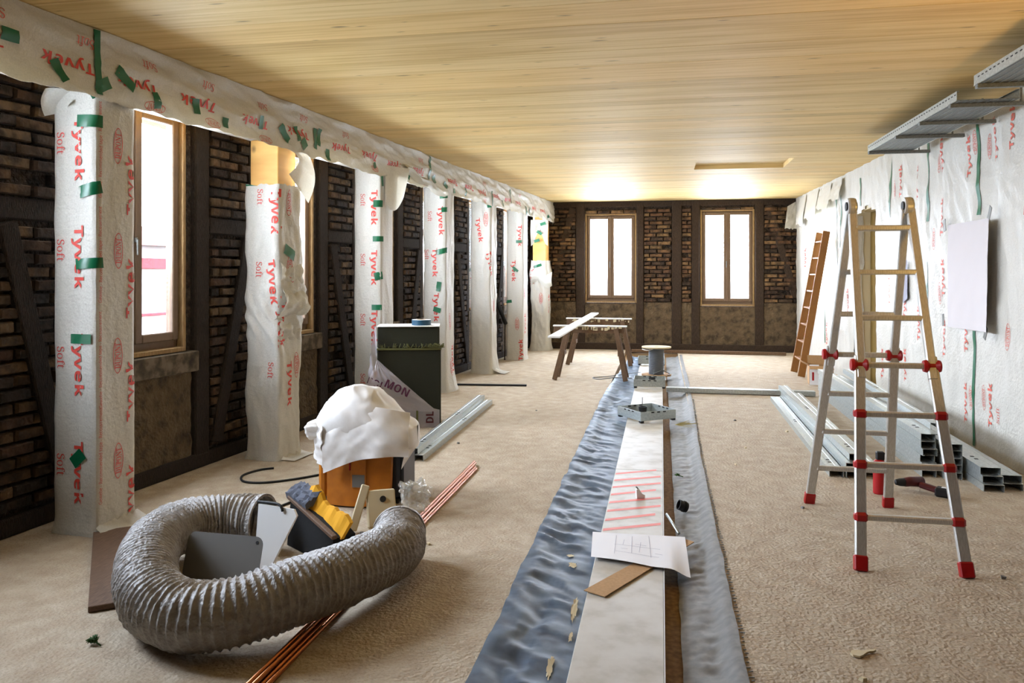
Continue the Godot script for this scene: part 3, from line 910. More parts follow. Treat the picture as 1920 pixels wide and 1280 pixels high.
# ================================================================ columns and beam
# a point on the wrap: c is the way round the corner (front face below 0, room face above 0), h the height
func col_pt(k: int, c: float, h: float, off := 0.0) -> Vector3:
	var w := COLW
	var crumple: float = [0.5, 1.5, 0.55, 0.9, 1.2, 0.5, 1.9][k]
	var d := 0.004 + off
	d += crumple * 0.014 * n_ridge.get_noise_2d(c * 2.6 + k * 11.3 + h * 0.7, h * 0.8 - c)
	d += crumple * 0.0016 * n_fine.get_noise_2d(c * 14.0 + k * 5.0, h * 6.0)
	d += 0.004 * crumple
	if k == 1:
		d += 0.075 * exp(-pow((h - 1.35) / 0.3, 2)) * smoothstep(-0.05, 0.22, c) * (0.6 + 0.6 * n_fold.get_noise_2d(h * 5.0, c * 3.0))
		d += 0.012 * sin((h - 1.0) * 40.0 + c * 60.0) * exp(-pow((h - 1.12) / 0.16, 2)) * (1.0 - smoothstep(-0.1, 0.1, c))
	if k == 6:
		d += 0.03 * exp(-pow((h - 1.45) / 0.12, 2)) + 0.02 * exp(-pow(h / 0.3, 2))
	if k == 4 or k == 3:
		d += 0.05 * exp(-pow(h / 0.22, 2)) * smoothstep(-0.2, 0.15, c)
	d += 0.018 * exp(-pow(h / 0.05, 2))
	var e := 0.0
	if absf(c) < 0.02: e = 0.35 * (0.02 - absf(c))
	var p: Vector3
	var n: Vector3
	if c < -w:
		p = Vector3(-w, h, c + w); n = Vector3(-1, 0, 0)
	elif c < 0:
		p = Vector3(c, h, 0); n = Vector3(0, 0, 1)
	elif c < w:
		p = Vector3(0, h, -c); n = Vector3(1, 0, 0)
	else:
		p = Vector3(w - c, h, -w); n = Vector3(0, 0, -1)
	if absf(c) < 0.02: n = (Vector3(1, 0, 1) * 0.7).lerp(n, absf(c) / 0.02).normalized()
	if absf(absf(c) - w) < 0.02:
		var other := Vector3(0, 0, 1) if c < 0 else Vector3(1, 0, 0)
		var third := Vector3(-1, 0, 0) if c < 0 else Vector3(0, 0, -1)
		n = (other + third).normalized().lerp(n, absf(absf(c) - w) / 0.02).normalized()
	return p + n * (d - e)

func build_columns() -> void:
	var labels := [
		"white membrane-wrapped column nearest the camera with four green tape patches on its side",
		"wrapped column with bare timber at the top and torn bulging membrane at mid height",
		"third wrapped column, taped at its edge, standing behind the insulation block",
		"wrapped column beside the insulation block with a slanting green tape patch",
		"wrapped column with a loosely draped membrane widening at the foot",
		"second last wrapped column, with a small green tape cross near mid height",
		"last wrapped column at the end wall with a crumpled wrap and bare timber head"]
	for k in 7:
		var o := thing("wrapped_column", labels[k], "column", LEFT * Transform3D(Basis(), Vector3(0, 0, -(BAY * k if k < 6 else 11.0))), "columns along the left side")
		part("timber_core", box_between(Vector3(-COLW + 0.012, 0.0, -COLW + 0.012), Vector3(-0.012, 2.56, -0.012), 0.006), M.spruce, o)
		var top: float = [2.60, 2.20, 2.56, 2.56, 2.56, 2.56, 1.72][k]
		var st := new_st(false)
		var nc := 80
		var nh := 130
		var g := []
		for i in nc + 1:
			var c := -2 * COLW + 4 * COLW * i / nc
			var row := PackedVector3Array()
			for j in nh + 1:
				var h := top * j / nh
				if k in [1, 6] and j == nh: h += 0.02 * n_fold.get_noise_1d(c * 12.0)
				row.append(col_pt(k, c, h))
			g.append(row)
		for i in nc:
			for j in nh: quad(st, g[i][j], g[i + 1][j], g[i + 1][j + 1], g[i][j + 1])
		part("membrane_wrap", done(st), M.membrane, o)
		var on := func(c: float, h: float, off: float) -> Vector3:      # a point on that mesh, lifted off it
			c = clampf(c, -1.99 * COLW, 1.99 * COLW)
			h = clampf(h, 0.0, top)
			var n := Vector3(1, 0, 0) if c > 0.0 else Vector3(0, 0, 1)
			if c > COLW: n = Vector3(0, 0, -1)
			if c < -COLW: n = Vector3(-1, 0, 0)
			return grid_at(g, (c + 2 * COLW) / (4 * COLW), h / top) + n * off
		# the sheet's overlap on the front face lifts a little towards its free edge
		var over := func(c: float, h: float) -> float:
			if not k in [0, 2, 3] or c > 0.0: return 0.0
			var v := (h - 0.02) / (top - 0.25)
			var edge := -0.1 + 0.02 * n_fold.get_noise_1d(v * 4.0 + k * 3.0)
			if c < edge or v > 1.0: return 0.0
			return 0.003 + 0.020 * pow(c / edge, 2.0) * absf(n_fold.get_noise_1d(v * 5.0 + k))
		# overlap seam of the sheet on the front face
		if k in [0, 2, 3]:
			part("overlap", sheet_mesh(6, 60, func(u, v):
				var edge: float = -0.1 + 0.02 * n_fold.get_noise_1d(v * 4.0 + k * 3.0)
				var hh: float = 0.02 + v * (top - 0.25)
				var cc: float = lerpf(edge, 0.0, u) + 0.0001
				return on.call(cc, hh, over.call(cc, hh))), M.membrane, o)
		# print
		var q := 0.615
		var down := -PI / 2
		var up := PI / 2
		var rows := []
		if k == 0:
			for j in 4:
				rows.append(["word", -0.115, 2.20 - q * j, down])
				rows.append(["soft", -0.235, 2.24 - q * j, down])
				rows.append(["oval", 0.155, 2.24 - q * j, up])
				rows.append(["word", 0.262, 2.02 - q * j, up])
			rows.append(["fine", 0.025, 2.2, up]); rows.append(["fine", 0.025, 1.6, up]); rows.append(["fine", 0.025, 1.0, up]); rows.append(["fine", 0.025, 0.45, up])
		elif k == 1:
			rows = [["word", -0.03, 1.98, down], ["soft", -0.16, 2.10, down], ["oval", 0.11, 2.06, down], ["word", -0.05, 1.42, down + 0.1], ["soft", -0.17, 1.52, down], ["oval", 0.10, 1.52, down + 0.15], ["word", 0.02, 1.08, down], ["word", 0.11, 0.60, down], ["soft", -0.06, 0.72, down], ["oval", 0.22, 0.74, down]]
		elif k == 2:
			for j in 4:
				rows.append(["word", -0.07, 2.16 - q * j, down])
				rows.append(["soft", -0.19, 2.24 - q * j, down])
		elif k == 3:
			rows = [["word", -0.06, 2.14, down + 0.05], ["word", -0.14, 1.62, down], ["soft", -0.24, 1.72, down], ["word", -0.12, 1.06, down], ["oval", 0.12, 0.88, up], ["oval", 0.15, 0.30, up], ["word", 0.23, 0.40, up], ["soft", -0.2, 2.2, down]]
		elif k == 4:
			rows = [["word", -0.17, 2.12, down + 0.15], ["oval", -0.06, 2.28, down], ["word", 0.0, 1.62, down + 0.2], ["oval", 0.15, 1.0, up]]
		elif k == 5:
			rows = [["word", -0.06, 2.12, down], ["word", -0.17, 1.52, down], ["oval", 0.06, 1.15, up], ["oval", -0.10, 0.62, up], ["word", 0.1, 0.62, up], ["word", -0.03, 0.18, up]]
		else:
			rows = [["oval", -0.1, 1.0, up], ["word", -0.26, 1.45, down], ["word", 0.1, 0.9, up]]
		for r in rows:
			print_on(o, r[0], r[3], func(a, b): return on.call(r[1] + a, r[2] + b, 0.004 + over.call(r[1] + a, r[2] + b)), M.red)
		# tape patches: round the corner coordinate, height, width, height of the patch, turn
		var tapes: Array = [
			[[-0.04, 2.36, 0.15, 0.07, -0.03], [-0.035, 1.97, 0.13, 0.07, 0.25], [-0.045, 1.55, 0.16, 0.06, 0.05], [-0.09, 1.12, 0.14, 0.055, 0.0], [-0.11, 0.44, 0.10, 0.07, 0.7], [0.0, 2.54, 0.08, 0.09, 0.5], [0.10, 2.56, 0.12, 0.075, -0.6]],
			[[-0.25, 2.20, 0.12, 0.02, 0.1], [0.10, 1.66, 0.13, 0.09, -0.5]],
			[[-0.02, 2.20, 0.10, 0.07, 0.0], [-0.02, 1.84, 0.11, 0.055, 0.0], [-0.02, 1.46, 0.08, 0.08, 0.2], [-0.04, 1.14, 0.10, 0.055, 0.0], [0.02, 2.46, 0.03, 0.16, 0.1]],
			[[0.0, 2.28, 0.09, 0.06, 0.1], [-0.02, 2.45, 0.1, 0.06, 0.1], [-0.04, 1.76, 0.15, 0.065, 0.25], [-0.08, 1.32, 0.06, 0.12, -0.15], [-0.10, 1.03, 0.10, 0.06, -0.25]],
			[[-0.02, 2.50, 0.05, 0.10, 0.2]],
			[[-0.07, 2.02, 0.10, 0.05, 0.0], [-0.13, 1.55, 0.12, 0.04, -0.7], [-0.14, 1.54, 0.06, 0.05, 0.6], [-0.24, 1.00, 0.09, 0.05, 0.1]],
			[[-0.16, 1.62, 0.16, 0.05, 0.3], [-0.10, 1.42, 0.06, 0.1, 0.4], [-0.06, 1.32, 0.05, 0.05, 0.0]]][k]
		for t in tapes:
			tape_on(o, t[2], t[3], t[4], func(a, b): return on.call(t[0] + a, t[1] + b, 0.008 + over.call(t[0] + a, t[1] + b)), M.green)
		# loose pieces of the wrap
		if k == 0:
			part("loose_flap", sheet_mesh(10, 10, func(u, v): return Vector3(-0.34 + 0.20 * u, 2.56 - 0.16 * v * (1.0 - 0.5 * u) - 0.02 * u, 0.02 + 0.05 * sin(v * 3.0 + u * 4.0) * 0.6)), M.membrane, o)
			part("foot_fold", sheet_mesh(14, 6, func(u, v): return Vector3(0.02 + 0.22 * v * (0.4 + 0.6 * u), 0.012 + 0.10 * pow(1.0 - v, 2.0) * (0.4 + 0.6 * absf(n_fold.get_noise_1d(u * 6.0))), 0.02 - 0.32 * u)), M.membrane, o)
		if k == 1:
			for f in [[1.50, 0.10, 0.30, 1.0], [1.27, 0.16, 0.30, 2.0], [1.05, 0.07, 0.26, 3.0]]:
				part("torn_flap", sheet_mesh(14, 14, func(u, v):
					var out: float = f[1] * sin(PI * v) * (0.55 + 0.45 * u) + 0.03 * n_fold.get_noise_2d(u * 4.0 + f[3] * 9.0, v * 4.0)
					return Vector3(-0.02 + out, f[0] + f[2] * (v - 0.5) - 0.05 * u * sin(PI * v), 0.01 - 0.31 * u + 0.05 * sin(PI * v) * u)), M.membrane, o)
			part("foot_fold", sheet_mesh(10, 5, func(u, v): return Vector3(0.02 + 0.12 * v, 0.01 + 0.07 * pow(1.0 - v, 2.0) * absf(n_fold.get_noise_1d(u * 7.0 + 3.0)), -0.30 * u)), M.membrane, o)
			part("loose_flap", sheet_mesh(10, 12, func(u, v): return Vector3(0.03 + 0.09 * sin(PI * v) * (1.0 - u * 0.3), 2.50 - 0.42 * v * (0.5 + 0.5 * u), -0.10 - 0.30 * u)), M.membrane, o)
		if k == 2:
			part("loose_flap", sheet_mesh(10, 12, func(u, v): return Vector3(0.03 + 0.12 * u * (1.0 - v * 0.6), 2.60 - 0.46 * v * (0.35 + 0.65 * sin(PI * (0.25 + u * 0.6))), -0.05 - 0.36 * u)), M.membrane, o)
		if k == 4:
			part("foot_fold", sheet_mesh(10, 5, func(u, v): return Vector3(0.03 + 0.20 * v, 0.012 + 0.12 * pow(1.0 - v, 2.0) * (0.3 + absf(n_fold.get_noise_1d(u * 7.0 + 9.0))), 0.02 - 0.3 * u)), M.membrane, o)
		if k == 6:
			part("loose_flap", sheet_mesh(10, 12, func(u, v): return Vector3(-0.30 + 0.34 * u, 2.50 - (0.36 + 0.14 * cos(u * TAU)) * v, 0.02 + 0.03 * sin(v * 4.0 + u * 5.0))), M.membrane, o)
			part("torn_flap", sheet_mesh(12, 10, func(u, v): return Vector3(-0.28 + 0.40 * u, 1.52 - 0.26 * v + 0.06 * sin(u * 6.0), 0.03 + 0.05 * sin(PI * v) + 0.02 * n_fold.get_noise_2d(u * 6.0, v * 6.0))), M.membrane, o)
			for t in [[-0.05, 2.42, 0.3], [-0.12, 2.25, -0.6], [-0.17, 2.10, 0.3]]:
				part("tape", box_mesh(Vector3(0.11, 0.055, 0.003), 0.001), M.green, o, Transform3D(Basis(Vector3.BACK, t[2]), Vector3(t[0], t[1], 0.058)))

# the wrap of the beam: s along the row, v from 0 at the ceiling to 1 at the hem
func beam_hem(s: float) -> float:
	return 2.475 + 0.025 * n_fold.get_noise_1d(s * 1.7) + 0.02 * n_fine.get_noise_1d(s * 6.0)

func beam_pt(s: float, h: float, off := 0.0) -> Vector3:
	var v := (CEIL - h) / 0.37
	var swag := n_ridge.get_noise_2d(s * 0.9 + h * 2.2, h * 3.0 - s * 0.25)
	var d := 0.026 + 0.028 * swag + 0.002 * n_fine.get_noise_2d(s * 9.0, h * 9.0) + 0.02 * v
	return Vector3(d + off, h, -s)

func build_beam() -> void:
	var o := thing("wrapped_beam", "long ceiling beam over the columns wrapped in white printed membrane", "beam", LEFT)
	part("timber_core", box_between(Vector3(-COLW, 2.57, 6.6), Vector3(-0.005, CEIL - 0.005, -11.5), 0.006), M.spruce, o)
	var s0 := -6.2
	var s1 := 11.48
	var g := []
	for i in 501:
		var sg := lerpf(s0, s1, i / 500.0)
		var row := PackedVector3Array()
		for j in 21: row.append(beam_pt(sg, lerpf(CEIL - 0.004, beam_hem(sg), j / 20.0)))
		g.append(row)
	var bst := new_st(false)
	for i in 500:
		for j in 20: quad(bst, g[i][j], g[i + 1][j], g[i + 1][j + 1], g[i][j + 1])
	part("membrane_wrap", done(bst), M.membrane, o)
	var on := func(sq: float, h: float, off: float) -> Vector3: return grid_at(g, (sq - s0) / (s1 - s0), (CEIL - 0.004 - h) / (CEIL - 0.004 - beam_hem(sq))) + Vector3(off, 0, 0)
	part("membrane_underside", sheet_mesh(300, 5, func(u, v):
		var s: float = lerpf(s0, s1, u)
		var p := beam_pt(s, beam_hem(s))
		if v < 0.3: return p.lerp(Vector3(0.008, 2.565, -s), v / 0.3)
		return Vector3(0.008, 2.565, -s).lerp(Vector3(-COLW - 0.02, 2.565, -s), (v - 0.3) / 0.7)), M.membrane, o)
	part("end_wrap", sheet_mesh(8, 12, func(u, v): return Vector3(0.04 - 0.36 * u, lerpf(CEIL - 0.003, 2.44, v), -11.49 - 0.01 * n_fold.get_noise_2d(u, v))), M.membrane, o)
	# prints, upside down, on a wandering line
	var places := [-0.80, -0.235, 0.27, 0.83, 1.47, 2.07, 2.80, 3.36, 3.95, 4.6, 5.7, 6.35, 6.9, 7.55, 8.2, 8.8, 9.9, 10.5]
	for i in places.size():
		var sp: float = places[i]
		var drop: float = 2.635 + 0.02 * n_fold.get_noise_1d(sp * 0.9 + 30.0)
		var tilt: float = PI + 0.08 * n_fold.get_noise_1d(sp + 9.0)
		print_on(o, "word", tilt, func(a, b): return on.call(sp + a, drop + b, 0.004), M.red, 0.95)
		if i < 6 or i % 3 == 0:
			print_on(o, "soft", tilt, func(a, b): return on.call(sp + 0.11 + a, drop + 0.13 + b, 0.004), M.red_pale)
		if i in [2, 3, 4, 7, 9, 12]:
			print_on(o, "oval", tilt, func(a, b): return on.call(sp + 0.14 + a, drop - 0.115 + b, 0.004), M.red_pale, 0.85)
	# tape: along the row, height, width, height, turn
	for t in [[-0.04, 2.83, 0.045, 0.36, 0.03], [-0.60, 2.67, 0.10, 0.065, 0.0], [-0.30, 2.57, 0.06, 0.12, 0.5], [0.0, 2.56, 0.10, 0.07, 0.5], [0.16, 2.63, 0.16, 0.07, -0.55], [0.42, 2.56, 0.06, 0.10, 0.2], [0.80, 2.60, 0.07, 0.10, 0.1], [1.12, 2.55, 0.06, 0.07, 0.0], [1.55, 2.63, 0.05, 0.10, 0.1],
			[1.86, 2.60, 0.16, 0.06, -0.7], [2.05, 2.63, 0.06, 0.12, 0.2], [2.14, 2.56, 0.1, 0.08, 0.6], [2.36, 2.64, 0.05, 0.18, -0.1], [2.42, 2.66, 0.05, 0.15, -0.15], [2.56, 2.53, 0.06, 0.10, 0.0], [3.5, 2.56, 0.05, 0.06, 0.3], [4.05, 2.50, 0.09, 0.06, 0.2], [4.30, 2.55, 0.10, 0.06, -0.5],
			[4.95, 2.77, 0.05, 0.32, -0.12], [5.1, 2.60, 0.08, 0.10, 0.4], [5.45, 2.57, 0.10, 0.06, -0.6], [5.75, 2.53, 0.08, 0.06, 0.2], [6.2, 2.56, 0.05, 0.12, -0.4], [7.4, 2.58, 0.04, 0.22, 0.1], [7.9, 2.55, 0.05, 0.1, 0.3], [8.35, 2.70, 0.04, 0.22, 0.0], [9.3, 2.55, 0.06, 0.14, 0.2], [9.5, 2.55, 0.05, 0.14, -0.3], [10.9, 2.55, 0.12, 0.06, 0.3]]:
		if t[1] + t[3] / 2 > CEIL - 0.01: t[1] = CEIL - 0.012 - t[3] / 2
		tape_on(o, t[2], t[3], t[4], func(a, b): return on.call(t[0] + a, t[1] + b, 0.007), M.green)
	# a bunched, twisted end of sheet near the third column
	part("bunched_sheet", sheet_mesh(16, 10, func(u, v):
		return Vector3(0.05 + 0.07 * sin(PI * v) + 0.03 * n_fold.get_noise_2d(u * 8.0, v * 5.0), 2.66 - 0.17 * u - 0.09 * v + 0.02 * sin(u * 14.0), -4.15 - 1.25 * u)), M.membrane, o)
	part("hanging_strip", sheet_mesh(3, 10, func(u, v): return Vector3(0.06 + 0.01 * v, 2.56 - 0.45 * v, -9.75 - 0.12 * u)), M.membrane, o)

# a site floodlight on a tripod behind the camera on the right, turned up to the ceiling
func build_floodlight() -> void:
	var o := thing("site_floodlight", "warm site floodlight on a tripod out of view right of the camera", "lamp", at(P(2.32, 0.0, 3.3)))
	part("pole", tube_mesh([Vector3(0, 0.35, 0), Vector3(0, 1.45, 0)], 0.014, 10), M.zinc_dull, o)
	for i in 3:
		var a := TAU * i / 3.0
		part("leg", tube_mesh([Vector3(0, 0.5, 0), Vector3(cos(a) * 0.30, 0.008, sin(a) * 0.30)], 0.01, 8), M.zinc_dull, o)
	var dir := Vector3(-0.30, 0.85, -0.42).normalized()
	var head := Transform3D(Basis.looking_at(dir, Vector3.BACK), Vector3(0, 1.52, 0))
	part("housing", box_between(Vector3(-0.2, -0.15, -0.02), Vector3(0.2, 0.15, 0.07), 0.01), M.black, o, head)
	var glow := mat(Color(1, 0.86, 0.6), 0.5)
	glow.emission_enabled = true
	glow.emission = Color(1.0, 0.80, 0.50)
	glow.emission_energy_multiplier = 3.0
	part("lamp_face", box_between(Vector3(-0.18, -0.13, -0.026), Vector3(0.18, 0.13, -0.021)), glow, o, head)
	daylight("floodlight", o.transform * (head * Vector3(0, 0, -0.03)), dir, Vector2(0.36, 0.26), Color(1.0, 0.80, 0.44), LAMP)

# ================================================================ ceiling trays
func build_trays() -> void:
	for t in [[6.0, 8.42, 2.03, "galvanised cable tray under the ceiling, the farther whole one"], [3.10, 5.55, 1.98, "galvanised cable tray under the ceiling cut by the frame's edge"]]:
		var o := thing("cable_tray", t[3], "cable tray", at(P(t[2], 2.70, t[0])), "cable trays along the right wall")
		var L: float = t[1] - t[0]
		var st := new_st()
		add_box(st, Transform3D(Basis(), Vector3(0.2, 0.002, -L / 2)), Vector3(0.4, 0.003, L))
		for r in 8:                                    # pressed ribs along the sheet
			add_box(st, Transform3D(Basis(), Vector3(0.025 + r * 0.05, -0.001, -L / 2)), Vector3(0.012, 0.006, L - 0.01), 0.001)
		part("tray_floor", done(st), M.zinc_dull, o)
		for side in [0.0, 0.4]:
			st = new_st()
			add_box(st, Transform3D(Basis(), Vector3(side, 0.032, -L / 2)), Vector3(0.003, 0.064, L))
			add_box(st, Transform3D(Basis(), Vector3(side + (0.008 if side == 0.0 else -0.008), 0.064, -L / 2)), Vector3(0.016, 0.003, L))
			add_box(st, Transform3D(Basis(), Vector3(side, 0.0, -L / 2)), Vector3(0.008, 0.006, L), 0.001)
			var lip := part("side", done(st), M.zinc, o)
			st = new_st()                               # row of slots
			var sx: float = side + (-0.0018 if side == 0.0 else 0.0018)
			for i in int(L / 0.06):
				add_box(st, Transform3D(Basis(), Vector3(sx, 0.042, -0.03 - i * 0.06)), Vector3(0.0012, 0.008, 0.03))
			var holes := part("slot_row", done(st), M.black, lip)
			holes.set_meta("kind", "stuff")
		for zc in [0.12, L * 0.33, L * 0.6, L - 0.06]:
			var b := part("bracket", box_mesh(Vector3(0.56, 0.03, 0.04), 0.003), M.zinc_dull, o, Transform3D(Basis(), Vector3(0.27, -0.016, -zc)))
			part("hanger_rod", box_between(Vector3(0.45, 0.0, -zc - 0.006), Vector3(0.462, CEIL - 2.70 - 0.003, -zc + 0.006)), M.zinc_dull, b, Transform3D(Basis(), -b.position))

# ================================================================ channel in the floor
func build_channel() -> void:
	# duct cover: sheets end to end, level with the screed
	var lens := [[1.6, 4.47], [4.47, 6.06], [6.06, 9.0], [9.0, 11.7], [11.7, 14.4]]
	for i in lens.size():
		var a: float = lens[i][0]
		var b: float = lens[i][1]
		var words: String = ["plain whitish duct cover in the foreground under the sketch", "duct cover marked with slanting red stripes", "whitish duct cover in front of the tilted floor box", "duct cover between the tilted and the square floor box", "farthest duct cover behind the cable drum"][i]
		var o := thing("duct_cover", words, "duct", at(P(-0.166, -0.065, a)), "duct covers along the floor channel")
		part("cover", box_between(Vector3(-0.176, 0.0, -0.003), Vector3(0.176, 0.066, -(b - a) + 0.003), 0.003), M.duct_cover, o)
		part("edge_strip", box_between(Vector3(0.177, 0.0, -0.003), Vector3(0.181, 0.069, -(b - a) + 0.003)), M.white, o)
		if i == 1:
			for j in 8:
				var zz := 0.12 + j * 0.185
				part("stripe", sheet_mesh(4, 1, func(u, v): return Vector3(-0.168 + 0.33 * u * (0.9 if j % 3 == 1 else 1.0), 0.0668, -(zz + 0.17 * u + 0.045 * v))), M.stripe, o)
	# left: wrinkled blue-grey sealing membrane; right: grey one
	var left := thing("sealing_membrane", "wrinkled blue-grey sealing membrane left of the duct cover", "membrane")
	var blue := func(u: float, v: float, off: float) -> Vector3:
		var z := lerpf(1.4, 14.2, v)
		var x := lerpf(-0.69 + 0.012 * n_fold.get_noise_1d(z * 2.0) + 0.13 * smoothstep(9.0, 14.0, z), -0.344, u)
		var lay := lerpf(0.006, -0.045, smoothstep(0.0, 0.5, u))
		var wave := 0.5 + 0.5 * n_ridge.get_noise_2d(x * 0.7 + 1.2 * n_fold.get_noise_2d(z * 0.7, x), z * 2.3 + x * 0.8)
		return P(x, lay + 0.034 * wave * (0.35 + sin(PI * clampf(u * 0.9 + 0.08, 0, 1))) + 0.004 + off, z)
	part("sheet", sheet_mesh(14, 620, func(u, v): return blue.call(u, v, 0.0)), M.blue_film, left)
	for q in [[0.88, 3.55, 0.05, 0.16], [0.92, 3.28, 0.03, 0.06], [0.78, 3.0, 0.05, 0.12], [0.7, 4.05, 0.08, 0.05], [0.62, 4.2, 0.07, 0.03]]:
		part("plaster_splash", sheet_mesh(6, 8, func(u, v):
			var a: float = (u - 0.5) * 2.0
			var b: float = (v - 0.5) * 2.0
			var r: float = 0.7 + 0.5 * n_fold.get_noise_2d(a * 1.5 + q[1] * 7.0, b * 1.5)
			var k := maxf(absf(a), absf(b)) / maxf(Vector2(a, b).length(), 0.01)
			return blue.call(clampf(q[0] + a * k * r * q[2], 0.0, 0.995), (q[1] + b * k * r * q[3] - 1.4) / 12.8, 0.004)), M.cream, left)
	var right := thing("sealing_membrane", "grey sealing membrane strip along the right edge of the channel", "membrane")
	part("sheet", sheet_mesh(10, 520, func(u, v):
		var z: float = lerpf(1.4, 14.6, v)
		var x: float = lerpf(0.083 + 0.006 * n_fold.get_noise_1d(z * 3.0), 0.315 + 0.05 * smoothstep(6.0, 11.0, z) + 0.008 * n_fold.get_noise_1d(z * 2.4 + 7.0), u)
		var wave: float = 0.5 + 0.5 * n_ridge.get_noise_2d(x * 2.0 + 2.0 * n_fold.get_noise_2d(z * 0.9 + 20.0, x), z * 5.5 + 50.0)
		var lay := lerpf(-0.055, 0.006, smoothstep(0.55, 0.95, u))
		return P(x, lay + 0.02 * wave * sin(PI * clampf(u, 0.03, 0.97)) + 0.002, z)), M.grey_film, right)
	# reinforcing mesh stubs in the broken screed edge
	rng.seed = 19
	var st := new_st()
	for i in 190:
		var z := 2.7 + i * 0.036 + rng.randf() * 0.012
		add_box(st, Transform3D(Basis(Vector3.UP, rng.randf_range(-0.3, 0.3)), P(0.322 + 0.05 * smoothstep(6.0, 11.0, z) + rng.randf() * 0.01, 0.006, z)), Vector3(0.008 + rng.randf() * 0.014, 0.004, 0.004))
	var stubs := part("mesh_stubs", done(st), M.zinc_dull, right)
	stubs.set_meta("kind", "stuff")

	# floor boxes: square steel frames on the duct
	var spots := [[-0.15, 8.2, 0.42, 0.62, "tilted open steel floor box standing cornerwise on the duct"], [-0.15, 10.52, 0.40, 0.0, "square steel floor box under the cable drum"], [-0.16, 13.1, 0.42, 0.02, "farthest steel floor box near the end wall"]]
	for s in spots:
		var o := thing("floor_box", s[4], "floor box", at(P(s[0], 0.004, s[1]), s[3]), "steel floor boxes on the duct")
		var h: float = s[2] / 2
		for d in 4:
			var t := Transform3D(Basis(Vector3.UP, d * PI / 2), Vector3.ZERO)
			st = new_st()
			add_box(st, t * Transform3D(Basis(), Vector3(0, 0.065, h)), Vector3(2 * h, 0.09, 0.004), 0.001)
			add_box(st, t * Transform3D(Basis(), Vector3(0, 0.022, h - 0.02)), Vector3(2 * h - 0.02, 0.003, 0.04))
			var w := part("side", done(st), M.zinc, o)
			st = new_st()
			for k in 3:
				add_box(st, t * Transform3D(Basis(), Vector3((k - 1) * 0.07, 0.098, h)), Vector3(0.035, 0.012, 0.006))
			part("notches", done(st), M.black, w).set_meta("kind", "stuff")
			part("foot", box_between(Vector3(-0.02, 0, -0.02), Vector3(0.02, 0.022, 0.02), 0.004), M.black, o, t * Transform3D(Basis(), Vector3(h - 0.02, 0, h - 0.02)))
		part("screw_rod", tube_mesh([Vector3(0.05, 0.03, -h + 0.06), Vector3(0.052, 0.19, -h + 0.06)], 0.004, 6), M.zinc_dull, o)
		part("socket_cup", lathe_mesh([Vector2(0.0, 0.05), Vector2(0.04, 0.05), Vector2(0.045, 0.1), Vector2(0.04, 0.1), Vector2(0.035, 0.06), Vector2(0.0, 0.06)], 16), M.black, o, Transform3D(Basis(), Vector3(0.03, 0.0, -h + 0.1)))
	# loose bristles beside the tilted box
	var br := thing("bristle_tuft", "fan of pale loose bristles beside the tilted floor box", "bristles", at(P(0.13, 0.0, 7.86)))
	st = new_st()
	for i in 26:
		var a := lerpf(-0.9, 0.5, i / 25.0)
		var e := Vector3(cos(a) * rng.randf_range(0.14, 0.24), rng.randf_range(0.004, 0.04), sin(a) * 0.2)
		add_bar(st, Vector3(0, 0.012, 0), e, 0.0018, 0.0018)
	var bt := part("bristles", done(st), M.straw, br)
	bt.set_meta("kind", "stuff")

# ================================================================ left foreground
func build_hose() -> void:
	var o := thing("duct_hose", "thick grey ribbed ventilation hose coiled on the floor", "hose")
	var R := 0.137
	var path := [P(-2.11, 0.168, 3.915), P(-2.20, 0.168, 3.92), P(-2.33, 0.168, 3.885), P(-2.44, 0.175, 3.76), P(-2.455, 0.18, 3.56), P(-2.37, 0.18, 3.34), P(-2.22, 0.165, 3.10), P(-2.04, 0.15, 2.91), P(-1.83, 0.148, 2.815), P(-1.655, 0.165, 2.845), P(-1.52, 0.185, 2.965), P(-1.415, 0.188, 3.13), P(-1.325, 0.178, 3.35), P(-1.27, 0.165, 3.59), P(-1.285, 0.143, 3.74), P(-1.315, 0.14, 3.85), P(-1.345, 0.14, 3.94)]
	var steps := 900
	var pts := smooth_path(path, steps)
	var length := 0.0
	for i in steps: length += pts[i].distance_to(pts[i + 1])
	var pitch := 0.031
	var f := func(t: float, a: float) -> float:
		var s := t * length / pitch + a / TAU
		var ph := s - floorf(s)
		var rib := pow(absf(ph - 0.5) * 2.0, 2.2)                     # wire at ph = 0, fabric sags between
		var sag := 0.012 + 0.004 * n_fine.get_noise_2d(floorf(s) * 1.7, a * 1.2)
		var flat := n_fold.get_noise_2d(t * 22.0, a * 0.9) * 0.006
		return R - sag * (1.0 - rib) + flat + 0.0025 * n_fine.get_noise_2d(s * 2.0, a * 5.0)
	part("ribbed_skin", tube_mesh(pts, f, 44, false), M.hose, o)
	for e in [0, steps]:
		var d: Vector3 = (pts[1] - pts[0]) if e == 0 else (pts[steps] - pts[steps - 1])
		var xf := bar_xf(pts[e] - d.normalized() * 0.01, pts[e] + d.normalized() * 0.01, Vector3.UP)
		var st := new_st()
		add_lathe(st, [Vector2(R - 0.012, -0.012), Vector2(R + 0.002, -0.012), Vector2(R + 0.002, 0.012), Vector2(R - 0.012, 0.012), Vector2(R - 0.012, -0.012)], 36, xf)
		part("end_ring", done(st), M.hose, o)

